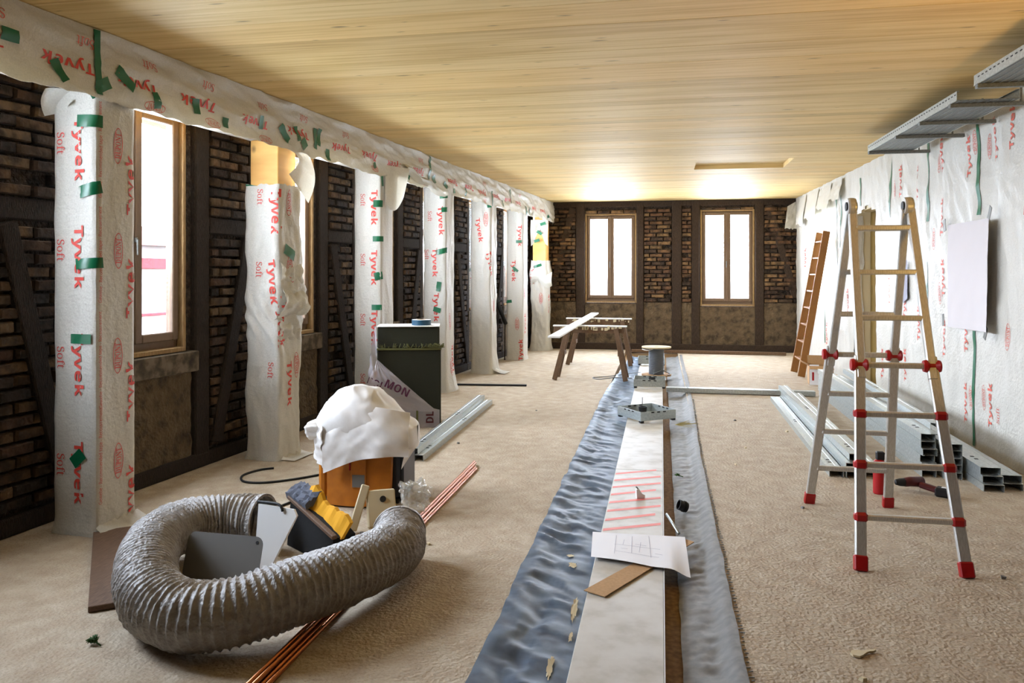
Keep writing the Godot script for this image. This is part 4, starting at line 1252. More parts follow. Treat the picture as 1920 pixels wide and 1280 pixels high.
func build_left_things() -> void:
	# plate, white box panel and the open black case inside the coil
	var o := thing("grey_plate", "grey metal plate with rounded corners leaning inside the hose coil", "plate", Transform3D(Basis(Vector3.UP, -0.05) * Basis(Vector3.RIGHT, -0.30), P(-2.095, 0.004, 3.47)))
	part("plate", extrude_mesh(rounded(0.41, 0.225, 0.04, Vector2(0, 0.1125)), -0.002, 0.002), M.plate, o)
	part("bolt_hole", lathe_mesh([Vector2(0.0, 0.001), Vector2(0.008, 0.001), Vector2(0.008, -0.001), Vector2(0.0, -0.001)], 12), M.black, o, Transform3D(Basis(Vector3.RIGHT, PI / 2), Vector3(0.175, 0.198, 0.003)))
	o = thing("white_board", "white board with a cut corner and a dark hook beside the hose end", "board", Transform3D(Basis(Vector3.UP, -0.10) * Basis(Vector3.RIGHT, -0.22), P(-1.90, 0.003, 3.63)))
	part("sheet", extrude_mesh(PackedVector2Array([Vector2(-0.10, 0.0), Vector2(-0.02, 0.0), Vector2(0.105, 0.285), Vector2(0.085, 0.315), Vector2(-0.12, 0.325)]), -0.008, 0.008), M.white, o)
	part("hook", tube_mesh(smooth_path([Vector3(-0.13, 0.335, 0.0), Vector3(-0.02, 0.335, 0.012), Vector3(0.015, 0.325, 0.016), Vector3(0.028, 0.30, 0.014)], 12), 0.007, 8), M.black, o)
	# the case: a long open box running from far left to near right
	o = thing("open_case", "black case with torn yellow foam and grey wool beside the white board", "case", at(P(-1.785, 0.0, 3.95), -0.62))
	part("body", slab_sheet(12, 6, func(u, v): return Vector3(-0.24 + 0.45 * u, (0.225 - 0.09 * u * u) * v + 0.003, 0.07 - 0.02 * v), Vector3(0.0, 0, -0.13), true), M.black_rough, o)
	part("rim_board", bar_mesh(Vector3(-0.27, 0.255, 0.04), Vector3(0.215, 0.145, 0.045), 0.022, 0.03, Vector3(0, 0, 1), 0.004), M.wood_brown, o)
	part("foam", slab_sheet(16, 8, func(u, v):
		var hi: float = 0.05 + 0.07 * absf(n_fold.get_noise_1d(u * 1.7 + 1.3)) + 0.045 * exp(-pow((u - 0.12) / 0.16, 2.0)) + 0.02 * smoothstep(0.6, 0.9, u)
		return Vector3(-0.17 + 0.39 * u, lerpf(0.235, 0.13, u) + hi * v, 0.015 - 0.055 * v + 0.01 * n_fold.get_noise_1d(u * 4.0)), Vector3(0.0, 0.0, -0.02), true), M.foam, o)
	part("wool_layers", slab_sheet(12, 8, func(u, v):
		return Vector3(-0.30 + 0.22 * u, 0.275 - 0.02 * u + 0.05 * v + 0.02 * n_fold.get_noise_2d(u * 9.0, v * 9.0), 0.05 - 0.10 * v), Vector3(0.0, -0.035, -0.01), true), M.grey_wool, o)
	# timber board on the floor
	o = thing("timber_board", "brown timber board lying on the floor under the nearest column", "board", at(P(-2.73, 0.0, 3.585), 0.656))
	part("board", box_between(Vector3(-0.118, 0.002, -0.57), Vector3(0.118, 0.03, 0.57), 0.003), M.wood_brown, o)

	# orange machine with the bundle of white sheet on top
	o = thing("site_heater", "orange covered machine with dark navy side panels under the white sheet", "machine", at(P(-1.93, 0.0, 4.98), 0.10))
	part("body", box_between(Vector3(-0.27, 0.03, -0.26), Vector3(0.255, 0.33, 0.13), 0.02), M.navy, o)
	part("side_panel", box_between(Vector3(-0.30, 0.015, -0.18), Vector3(-0.265, 0.44, 0.06), 0.012), M.navy, o)
	part("side_panel", box_between(Vector3(0.24, 0.015, -0.26), Vector3(0.275, 0.34, 0.10), 0.012), M.navy, o)
	var cover := part("front_cover", slab_sheet(16, 12, func(u, v):
		var x: float = lerpf(-0.20, 0.21, u)
		return Vector3(x + 0.015 * v * (u - 0.5), 0.012 + 0.335 * v, 0.205 + 0.035 * sin(PI * u) - 0.02 * v + 0.006 * n_fold.get_noise_2d(u * 4.0, v * 4.0)), Vector3(0, 0, -0.05)), M.orange, o)
	part("side_cover", box_between(Vector3(-0.262, 0.05, 0.06), Vector3(-0.20, 0.345, 0.195), 0.02), M.orange, o)
	part("label_plate", box_between(Vector3(-0.03, 0.13, 0.236), Vector3(0.065, 0.31, 0.246), 0.003), M.orange, cover)
	part("label", box_between(Vector3(-0.022, 0.135, 0.2462), Vector3(0.058, 0.215, 0.248), 0.001), M.plate, cover)
	part("seam", box_between(Vector3(-0.045, 0.24, 0.236), Vector3(-0.035, 0.33, 0.2445), 0.002), M.red_plastic, cover)
	for x in [-0.22, 0.2]: part("foot", box_between(Vector3(x, 0.0, -0.25), Vector3(x + 0.05, 0.03, 0.12), 0.005), M.black, o)
	o = thing("sheet_bundle", "crumpled bundle of white sheet lying on the orange machine", "sheet", at(P(-1.915, 0.352, 4.93), 0.16))
	# a thick folded sheet: sections from left to right, each running up the front, over the top and down the back
	var tops := [[-0.33, 0.14], [-0.27, 0.255], [-0.19, 0.345], [-0.07, 0.39], [0.06, 0.35], [0.19, 0.245], [0.30, 0.15], [0.345, 0.11]]
	part("bundle", sheet_mesh(60, 54, func(u, v):
		var x: float = lerpf(-0.33, 0.345, u)
		var top := 0.1
		for i in tops.size() - 1:
			if x >= tops[i][0] - 0.0001 and x <= tops[i + 1][0] + 0.0001: top = lerpf(tops[i][1], tops[i + 1][1], (x - tops[i][0]) / (tops[i + 1][0] - tops[i][0]))
		var low := 0.004
		var ends: float = pow(sin(PI * clampf(u, 0.0, 1.0)), 0.28)
		var a: float = PI * v
		var y: float = low + (top - low) * pow(sin(a), 0.55)
		var zz: float = 0.235 * ends * signf(cos(a)) * pow(absf(cos(a)), 0.6) - 0.10 * smoothstep(0.16, 0.40, y)
		var fold := n_ridge.get_noise_3d(x * 1.5 + y * 1.2, y * 1.7, zz * 1.3 + 4.0)
		var soft := n_fold.get_noise_3d(x * 2.0, y * 2.4 + 3.0, zz * 2.0)
		var push: float = (0.034 * fold + 0.03 * soft) * sin(a)
		return Vector3(x + 0.02 * soft, y + push, zz + push * signf(cos(a)))), M.cloth, o)
	part("rolled_edge", soft_bundle(Vector3(0.075, 0.055, 0.085), 12, Vector3(-0.30, 0.125, 0.08)), M.cloth, o)
	part("hanging_fold", slab_sheet(20, 16, func(u, v):
		var x: float = lerpf(-0.235, 0.31, u)
		return Vector3(x + 0.015 * v, 0.24 + 0.05 * sin(PI * u) - (0.36 - 0.11 * u) * v, 0.12 + 0.165 * sin(PI * (0.04 + 0.5 * v)) + 0.03 * n_ridge.get_noise_2d(u * 1.3 + v, v * 0.9) - 0.05 * pow(absf(u - 0.5) * 2.0, 3.0)), Vector3(0, 0, -0.005)), M.cloth, o)
	part("side_fold", slab_sheet(12, 14, func(u, v):
		return Vector3(-0.235 - 0.055 * sin(PI * u) * (0.5 + v) - 0.02 * n_fold.get_noise_2d(u * 5.0, v * 4.0), 0.17 - (0.27 - 0.14 * u) * v, lerpf(0.20, 0.03, u) + 0.03 * sin(v * 5.0)), Vector3(0.005, 0, 0)), M.cloth, o)
	part("corner", slab_sheet(6, 8, func(u, v): return Vector3(0.30 + 0.05 * u * (1.0 - v) - 0.03 * v, 0.02 - 0.12 * v, 0.20 - 0.08 * u + 0.03 * sin(PI * v)), Vector3(0, 0, -0.005)), M.cloth, o)

	# insulation block: a tall pack with a slab on top, the film peeled aside
	var base := at(P(-2.395, 0.0, 7.29), 0.27)
	o = thing("insulation_pack", "tall dark olive mineral wool pack standing on the floor", "insulation", base)
	part("wool", box_between(Vector3(-0.30, 0.0, -0.38), Vector3(0.31, 0.755, 0.0), 0.012), M.wool, o)
	part("top_edge", box_between(Vector3(-0.305, 0.748, -0.05), Vector3(0.318, 0.765, 0.006), 0.004), M.wool_edge, o)
	var film := part("peeled_film", sheet_mesh(22, 22, func(u, v):
		# left edge runs from the top corner out to the floor, right edge along the slanting tear
		var top := Vector2(-0.29, 0.66)
		var low := Vector2(0.29, 0.15)
		var a := Vector2(-0.30, 0.66).lerp(Vector2(-0.47, 0.20), v)
		var b := top.lerp(low, v)
		var p := a.lerp(b, u)
		return Vector3(p.x, p.y, 0.03 + 0.10 * sin(PI * v) * (1.0 - 0.6 * u) + 0.02 * n_fold.get_noise_2d(u * 5.0, v * 5.0))), M.film, o)
	part("film_fold", sheet_mesh(6, 24, func(u, v): return Vector3(-0.30 - 0.075 * u * (0.3 + v) - 0.01 * n_fold.get_noise_1d(v * 9.0), lerpf(0.97, 0.40, v), 0.03 + 0.03 * sin(v * 8.0 + u * 5.0))), M.film, o)
	part("lower_wrap", sheet_mesh(16, 8, func(u, v):
		var x: float = lerpf(-0.31, 0.30, u)
		var hi: float = lerpf(0.32, 0.17, u)
		return Vector3(x, hi * v + 0.003, 0.014 + 0.012 * absf(n_fold.get_noise_2d(u * 5.0, v * 3.0)))), M.film, o)
	for q in [["ROL", -0.30, 0.45, 0.16, -0.4, "purple"], ["MON", -0.10, 0.40, 0.24, -0.45, "purple"], ["X", -0.06, 0.20, 0.10, -0.5, "maroon"], ["DL", 0.205, 0.105, 0.11, PI / 2, "maroon"]]:
		var st := new_st(false)
		var deep: float = 0.03 if q[5] == "maroon" else 0.115
		add_print(st, glyph(q[0], false, 1.2).pts, Vector2(q[3], q[3]), q[4], func(a, b): return Vector3(q[1] + a, q[2] + b, deep))
		part("lettering", done(st), M[q[5]], film)
	part("strip", box_between(Vector3(0.075, 0.02, 0.028), Vector3(0.095, 0.19, 0.03)), M.wool_edge, film)
	o = thing("insulation_slab", "dark olive mineral wool slab lying on top of the tall pack", "insulation", base * Transform3D(Basis(), Vector3(0, 0.766, 0)))
	part("slab", box_between(Vector3(-0.30, 0.0, -0.38), Vector3(0.295, 0.205, -0.012), 0.012), M.wool, o)
	part("cover_sheet", box_between(Vector3(-0.305, 0.2052, -0.385), Vector3(0.30, 0.213, 0.0), 0.002), M.white, o)
	rng.seed = 91
	var fz := new_st()
	for i in 120:
		var x := rng.randf_range(-0.28, 0.33)
		if rng.randf() < 0.5: x = rng.randf_range(0.2, 0.34)
		add_bar(fz, Vector3(x, 0.004, 0.002), Vector3(x + rng.randf_range(-0.03, 0.03), rng.randf_range(0.01, 0.05), rng.randf_range(-0.01, 0.03)), 0.006, 0.004)
	var fuzz := part("loose_fibres", done(fz), M.wool_edge, o)
	fuzz.set_meta("kind", "stuff")
	o = thing("tape_roll", "roll of teal tape lying on the insulation slab", "tape roll", base * Transform3D(Basis(), Vector3(0.12, 0.981, -0.16)))
	part("roll", lathe_mesh([Vector2(0.045, 0.0), Vector2(0.095, 0.0), Vector2(0.095, 0.05), Vector2(0.045, 0.05), Vector2(0.045, 0.0)], 36), M.teal, o)
	part("core", lathe_mesh([Vector2(0.040, 0.001), Vector2(0.0448, 0.001), Vector2(0.0448, 0.054), Vector2(0.040, 0.054), Vector2(0.040, 0.001)], 36), M.card, o)
	part("top_film", lathe_mesh([Vector2(0.046, 0.0505), Vector2(0.094, 0.0505), Vector2(0.094, 0.052), Vector2(0.046, 0.052)], 36), M.white, o)

	# pale studs beside the insulation
	var words := ["pale galvanised stud lying beside the insulation, the one on the right", "pale galvanised stud lying beside the insulation, the middle one", "pale galvanised stud lying on top of the pair beside the insulation"]
	for i in 3:
		o = thing("drywall_stud", words[i], "stud", at(P([-1.895, -1.98, -1.94][i], [0.0, 0.0, 0.052][i], 6.02), 0.012 + 0.008 * i), "studs beside the insulation")
		stud_parts(o, 0.08, 0.05, 2.75, M.zinc)
	# copper tubes
	for i in 6:
		var top := i > 3
		var x0 := -1.452 + 0.021 * (i % 4) + (0.010 if top else 0.0)
		o = thing("copper_pipe", ["copper pipe at the left edge of the bundle running under the hose", "second copper pipe from the left in the bundle under the hose", "third copper pipe from the left in the bundle under the hose", "copper pipe at the right edge of the bundle under the hose", "left of the two copper pipes lying on top of the bundle", "right of the two copper pipes lying on top of the bundle"][i], "pipe", Transform3D(), "copper pipes under the hose")
		var y := 0.0095 + (0.0175 if top else 0.0)
		part("pipe", tube_mesh([P(x0 - 0.012, y, 2.0 + 0.03 * i), P(x0 + 0.012, y, 5.98 - 0.05 * (i % 4))], 0.009, 14), M.copper, o)
	# clear plastic bag and beige fitting at the hose mouth
	o = thing("plastic_bag", "crumpled clear plastic bag at the mouth of the hose", "bag", at(P(-1.50, 0.0, 4.68), 0.3))
	part("bag", bundle_mesh(Vector3(0.13, 0.125, 0.13), 21, 0.06, Vector3(0, 0.128, 0)), M.clear, o)
	o = thing("pipe_fitting", "beige plastic fitting with a black hole beside the plastic bag", "fitting", Transform3D(Basis(Vector3.UP, 0.5) * Basis(Vector3.RIGHT, -0.5), P(-1.63, 0.012, 4.36)))
	part("body", box_mesh(Vector3(0.17, 0.22, 0.03), 0.008), M.cream, o, Transform3D(Basis(), Vector3(0.04, 0.11, 0)))
	part("bracket", box_mesh(Vector3(0.05, 0.27, 0.02), 0.006), M.cream, o, Transform3D(Basis(Vector3.BACK, -0.35), Vector3(-0.09, 0.125, 0.01)))
	part("socket", lathe_mesh([Vector2(0.0, 0.0), Vector2(0.018, 0.0), Vector2(0.018, 0.012), Vector2(0.0, 0.012)], 16), M.black, o, Transform3D(Basis(Vector3.RIGHT, PI / 2), Vector3(0.05, 0.16, 0.013)))

func rounded(w: float, h: float, r: float, c: Vector2) -> PackedVector2Array:
	var out := PackedVector2Array()
	for q in 4:
		var s := Vector2(1 if q in [0, 3] else -1, 1 if q in [0, 1] else -1)
		var m := c + s * Vector2(w / 2 - r, h / 2 - r)
		for i in 7:
			var a := PI / 2 * (q + i / 6.0)
			out.append(m + Vector2(cos(a), sin(a)) * r)
	return out

# a soft bundle with sharp creases
func bundle_mesh(size: Vector3, seed_: int, depth: float, centre: Vector3) -> ArrayMesh:
	return sheet_mesh(72, 48, func(u, v):
		var a: float = u * TAU
		var b: float = (v - 0.5) * PI
		var n := Vector3(cos(a) * cos(b), sin(b), sin(a) * cos(b))
		var e := Vector3(signf(n.x) * pow(absf(n.x), 0.75), signf(n.y) * pow(absf(n.y), 0.8), signf(n.z) * pow(absf(n.z), 0.75))
		var q := n * 1.7 + Vector3(seed_ * 3.1, 0, 0)
		var c := n_cell.get_noise_3dv(q) + 0.45 * n_cell.get_noise_3dv(q * 2.1 + Vector3(7, 0, 0))
		return centre + e * size + n * depth * (c + 0.35))

# folded cloth: flat facets between long creases
func soft_bundle(size: Vector3, seed_: int, centre: Vector3) -> ArrayMesh:
	return sheet_mesh(88, 56, func(u, v):
		var a: float = u * TAU
		var b: float = (v - 0.5) * PI
		var n := Vector3(cos(a) * cos(b), sin(b), sin(a) * cos(b))
		var e := Vector3(signf(n.x) * pow(absf(n.x), 0.7), signf(n.y) * pow(absf(n.y), 0.85), signf(n.z) * pow(absf(n.z), 0.7))
		var q := n * 0.55 + Vector3(seed_ * 3.1, 1.7, 0)
		var big := n_fold.get_noise_3dv(q)
		var crease := n_ridge.get_noise_3dv(n * 0.75 + Vector3(0, seed_ * 1.3, 0))
		return centre + e * size * (1.0 + 0.30 * big) + n * size.y * 0.16 * crease)

# a C-shaped stud lying on its web's edge: local x across, y up, -z along; the open side faces down
func stud_parts(o: Node3D, w: float, h: float, L: float, m: Material) -> void:
	var t := 0.003
	var st := new_st()
	add_extrude(st, PackedVector2Array([Vector2(-w / 2, 0), Vector2(-w / 2 + 0.012, 0), Vector2(-w / 2 + 0.012, t), Vector2(-w / 2 + t, t), Vector2(-w / 2 + t, h - t), Vector2(w / 2 - t, h - t), Vector2(w / 2 - t, t), Vector2(w / 2 - 0.012, t), Vector2(w / 2 - 0.012, 0), Vector2(w / 2, 0), Vector2(w / 2, h), Vector2(w * 0.2, h), Vector2(w * 0.17, h - 0.002), Vector2(-w * 0.17, h - 0.002), Vector2(-w * 0.2, h), Vector2(-w / 2, h)]), 0.0, -L)
	part("profile", done(st), m, o)
	for z in [0.25, 0.33, L * 0.55, L * 0.55 + 0.08]:
		part("hole", box_between(Vector3(-0.012, h - 0.0022, -z), Vector3(0.012, h + 0.0003, -z - 0.022)), M.black, o)

# ================================================================ ladders
func build_aluminium_ladder() -> void:
	var o := thing("stepladder", "aluminium folding ladder with red fittings standing open on the screed", "ladder", at(P(1.2, 0.0, 4.81)))
	var top := 1.86
	# x of the rails at the foot and at the top, front (towards the camera) and rear
	for side in [[0.985, 1.055, 1.075, 4.217, "front"], [1.474, 1.412, 1.385, 4.217, "front"], [0.945, 1.015, 1.065, 5.40, "rear"], [1.420, 1.372, 1.360, 5.40, "rear"]]:
		var zf: float = side[3]
		var f := func(x: float, h: float) -> Vector3: return Vector3(x - 1.2, h, -(zf + (4.81 - zf) * h / top) + 4.81)
		var foot: Vector3 = f.call(side[0], 0.03)
		var mid: Vector3 = f.call(side[1], 1.05)
		var low: Vector3 = f.call(side[1], 0.93)
		var head: Vector3 = f.call(side[2], top)
		part("outer_rail", bar_mesh(foot, mid, 0.056, 0.026, Vector3(0, 0, 1), 0.006), M.alu, o)
		part("inner_rail", bar_mesh(low, head, 0.046, 0.034, Vector3(0, 0, 1), 0.006), M.alu, o)
		var d := (mid - foot).normalized()
		part("foot_cap", bar_mesh(foot - d * 0.03, foot + d * 0.045, 0.066, 0.040, Vector3(0, 0, 1), 0.006), M.red_plastic, o)
	var rungs := [[0.25, 0], [0.5, 0], [0.75, 0], [1.0, 0], [1.25, 1], [1.5, 1], [1.75, 1]]
	for fr in 2:
		var zf: float = [4.217, 5.40][fr]
		var lo: Array = [[0.985, 1.474], [0.945, 1.420]][fr]
		var mi: Array = [[1.055, 1.412], [1.015, 1.372]][fr]
		var hi: Array = [[1.075, 1.385], [1.065, 1.360]][fr]
		for r in rungs:
			var h: float = r[0]
			var z := -(zf + (4.81 - zf) * h / top) + 4.81
			var a := []
			for e in 2:
				a.append(lerpf(lo[e], mi[e], h / 1.05) if h <= 1.0 else lerpf(mi[e], hi[e], (h - 1.05) / (top - 1.05)))
			var p := Vector3(a[0] - 1.2 + 0.012, h, z)
			var q := Vector3(a[1] - 1.2 - 0.012, h, z)
			var rung := part("rung", bar_mesh(p, q, 0.03, 0.034, Vector3(0, 0, 1), 0.006), M.alu, o)
			if h <= 1.0:
				for e in [[p, -1.0], [q, 1.0]]:
					if h == 1.0:
						var k := part("lock_knob", lathe_mesh([Vector2(0.0, -0.04), Vector2(0.03, -0.04), Vector2(0.034, -0.03), Vector2(0.02, -0.012), Vector2(0.02, 0.014), Vector2(0.034, 0.03), Vector2(0.03, 0.045), Vector2(0.0, 0.045)], 18), M.red_plastic, o, Transform3D(Basis(Vector3.BACK, PI / 2), e[0] + Vector3(e[1] * 0.012, 0.0, 0.0)))
					elif fr == 0:
						part("rung_clamp", box_mesh(Vector3(0.066, 0.05, 0.05), 0.012), M.red_plastic, o, Transform3D(Basis(), e[0] + Vector3(e[1] * 0.012, 0, 0.0)))
	for x in [1.07, 1.372]:
		var j := part("hinge", lathe_mesh([Vector2(0.0, -0.022), Vector2(0.046, -0.022), Vector2(0.05, -0.012), Vector2(0.05, 0.012), Vector2(0.046, 0.022), Vector2(0.0, 0.022)], 24), M.alu, o, Transform3D(Basis(Vector3.BACK, PI / 2), Vector3(x - 1.2, 1.875, 0.0)))
		part("hinge_lock", lathe_mesh([Vector2(0.0, -0.03), Vector2(0.026, -0.03), Vector2(0.026, 0.03), Vector2(0.0, 0.03)], 16), M.black, j)

func build_right_things() -> void:
	# wooden ladder leaning on the right wall
	var o := thing("wooden_ladder", "narrow wooden step ladder leaning against the right wall", "ladder", at(P(1.95, 0.0, 12.08)))
	var rails := []
	for r in [[1.955, 11.80, 2.38, 12.22], [1.945, 12.36, 2.38, 12.74]]:
		var a := Vector3(r[0] - 1.95, 0.0, -(r[1] - 12.08))
		var b := Vector3(r[2] - 1.95, 2.10, -(r[3] - 12.08))
		rails.append([a, b])
		part("rail", bar_mesh(a + Vector3(0, 0.012, 0), b, 0.10, 0.028, Vector3(0, 0, 1), 0.004), M.ladder_wood, o)
	for i in 8:
		var t := (0.24 + i * 0.245) / 2.1
		var p: Vector3 = rails[0][0].lerp(rails[0][1], t)
		var q: Vector3 = rails[1][0].lerp(rails[1][1], t)
		part("tread", box_mesh(Vector3(0.085, 0.022, p.distance_to(q)), 0.003), M.ladder_wood, o, Transform3D(Basis(Vector3.UP, 0.0), (p + q) / 2))
	# carton
	o = thing("carton", "small open cardboard box with a white label side at the wooden ladder's foot", "box", at(P(2.10, 0.0, 11.2), -0.1))
	var s := Vector3(0.30, 0.25, 0.30)
	for w in [[Vector3(0, s.y / 2, s.z / 2), Vector3(s.x, s.y, 0.005)], [Vector3(0, s.y / 2, -s.z / 2), Vector3(s.x, s.y, 0.005)], [Vector3(-s.x / 2, s.y / 2, 0), Vector3(0.005, s.y, s.z)], [Vector3(s.x / 2, s.y / 2, 0), Vector3(0.005, s.y, s.z)]]:
		part("wall", box_mesh(w[1], 0.001), M.card, o, Transform3D(Basis(), w[0]))
	part("bottom", box_mesh(Vector3(s.x, 0.004, s.z), 0.001), M.card, o, Transform3D(Basis(), Vector3(0, 0.003, 0)))
	part("flap", box_mesh(Vector3(s.x, 0.12, 0.005), 0.001), M.card, o, Transform3D(Basis(Vector3.RIGHT, -0.35), Vector3(0, s.y + 0.056, -s.z / 2 - 0.02)))
	part("flap", box_mesh(Vector3(s.x, 0.10, 0.005), 0.001), M.card, o, Transform3D(Basis(Vector3.RIGHT, 1.9), Vector3(0, s.y - 0.014, s.z / 2 + 0.046)))
	part("flap", box_mesh(Vector3(0.005, 0.11, s.z * 0.9), 0.001), M.card, o, Transform3D(Basis(Vector3.BACK, 1.1), Vector3(-s.x / 2 - 0.046, s.y + 0.022, 0)))
	part("white_sheet", box_between(Vector3(-0.148, 0.0, s.z / 2 + 0.004), Vector3(-0.03, s.y + 0.02, s.z / 2 + 0.007)), M.paper, o)
	part("red_mark", box_between(Vector3(-0.115, 0.06, s.z / 2 + 0.0072), Vector3(-0.09, 0.17, s.z / 2 + 0.008)), M.red_plastic, o)

	# stacks of drywall studs
	var stack := func(x: float, y: float, z: float, L: float, yaw: float, w: float, label: String, group: String) -> void:
		var d := thing("drywall_stud", label, "stud", at(P(x, y, z), yaw), group)
		stud_parts(d, w, 0.05, L, M.zinc)
	var ga := "left stack of steel studs behind the ladder"
	stack.call(1.26, 0.0, 6.12, 3.5, -0.012, 0.10, "steel stud at the bottom left of the left stack", ga)
	stack.call(1.375, 0.0, 6.10, 3.6, -0.012, 0.10, "steel stud at the bottom middle of the left stack", ga)
	stack.call(1.49, 0.0, 6.16, 3.4, -0.012, 0.10, "steel stud at the bottom right of the left stack", ga)
	stack.call(1.38, 0.052, 6.14, 3.5, -0.012, 0.10, "second layer steel stud on the left stack, left", ga)
	stack.call(1.495, 0.052, 6.2, 3.4, -0.012, 0.10, "second layer steel stud on the left stack, right", ga)
	stack.call(1.42, 0.104, 6.22, 3.6, 0.0, 0.10, "topmost steel stud of the left stack", ga)
	var gb := "middle stack of steel studs behind the ladder"
	for i in 6:
		stack.call(1.925 + 0.006 * (i % 2), 0.052 * i, 6.24 + 0.02 * (i % 3), 3.95, -0.005 + 0.003 * (i % 2), 0.10, "steel stud in the middle stack, left pile, layer %s from the floor" % ["one", "two", "three", "four", "five", "six"][i], gb)
	for i in 5:
		stack.call(2.075 + 0.006 * (i % 2), 0.052 * i, 6.20 + 0.02 * (i % 2), 3.9, -0.004, 0.12, "steel stud in the middle stack, right pile, layer %s from the floor" % ["one", "two", "three", "four", "five"][i], gb)
	stack.call(2.03, 0.317, 6.42, 3.4, -0.03, 0.08, "narrow steel stud on the very top of the middle stack", gb)
	var gc := "low stack of steel studs at the wall"
	for i in 3:
		stack.call(2.23 + 0.004 * (i % 2), 0.052 * i, 5.90 + 0.03 * i, 3.0, -0.01, 0.13, "steel stud in the low stack at the wall, left pile, layer %s" % ["one", "two", "three"][i], gc)
	for i in 2:
		stack.call(2.37, 0.052 * i, 5.96 + 0.02 * i, 3.0, -0.012, 0.13, "steel stud in the low stack at the wall, right pile, layer %s" % ["one", "two"][i], gc)
	# long pale track behind the stacks
	o = thing("steel_track", "pale steel track lying across the floor from the duct to the stud stacks", "track", at(P(0.06, 0.010, 10.06), -PI / 2 - 0.005))
	stud_parts(o, 0.11, 0.055, 1.76, M.zinc)

	# cordless drill lying on the floor
	o = thing("cordless_drill", "dark red cordless drill lying on the floor behind the ladder", "drill", at(P(1.70, 0.0, 5.84), 0.15))
	part("motor_housing", tube_mesh([Vector3(0.06, 0.06, 0), Vector3(-0.02, 0.062, 0), Vector3(-0.06, 0.058, 0.005)], func(t, a): return 0.036 - 0.006 * t, 18), M.dark_red, o)
	part("chuck", lathe_mesh([Vector2(0.0, 0.0), Vector2(0.028, 0.0), Vector2(0.026, 0.03), Vector2(0.018, 0.06), Vector2(0.006, 0.065), Vector2(0.0, 0.065)], 18), M.black, o, Transform3D(Basis(Vector3.BACK, PI / 2), Vector3(-0.062, 0.058, 0.004)))
	part("handle", bar_mesh(Vector3(0.03, 0.05, 0.02), Vector3(0.11, 0.035, 0.12), 0.045, 0.04, Vector3.UP, 0.012), M.dark_red, o)
	var bat := part("battery", box_mesh(Vector3(0.12, 0.06, 0.075), 0.01), M.black, o, Transform3D(Basis(Vector3.UP, -0.65), Vector3(0.14, 0.032, 0.155)))
	part("label", box_mesh(Vector3(0.045, 0.002, 0.03)), M.white, bat, Transform3D(Basis(), Vector3(0, 0.031, 0)))
	part("rear_cap", bundle_free(Vector3(0.07, 0.06, 0), 0.036), M.dark_red, o)
	# red canister
	o = thing("red_canister", "slim red canister with a black top standing behind the ladder leg", "canister", at(P(1.452, 0.0, 5.72)))
	part("body", lathe_mesh([Vector2(0.0, 0.0), Vector2(0.036, 0.0), Vector2(0.04, 0.006), Vector2(0.04, 0.20), Vector2(0.034, 0.222), Vector2(0.018, 0.232), Vector2(0.0, 0.232)], 26), M.red_plastic, o)
	part("top", box_between(Vector3(-0.022, 0.228, -0.02), Vector3(0.03, 0.285, 0.02), 0.006), M.black, o)
	part("strap", tube_mesh(smooth_path([Vector3(0.03, 0.27, 0), Vector3(0.07, 0.28, 0.01), Vector3(0.085, 0.22, 0.02), Vector3(0.08, 0.15, 0.02)], 14), 0.005, 8), M.black, o)

func bundle_free(c: Vector3, r: float) -> ArrayMesh:
	var st := new_st(false)
	var prof := []
	for i in 9:
		var a := PI / 2 * i / 8.0
		prof.append(Vector2(r * cos(a), r * 0.5 * sin(a)))
	add_lathe(st, prof, 18, Transform3D(Basis(Vector3.BACK, -PI / 2), c - Vector3(0.012, 0, 0)))
	return done(st)

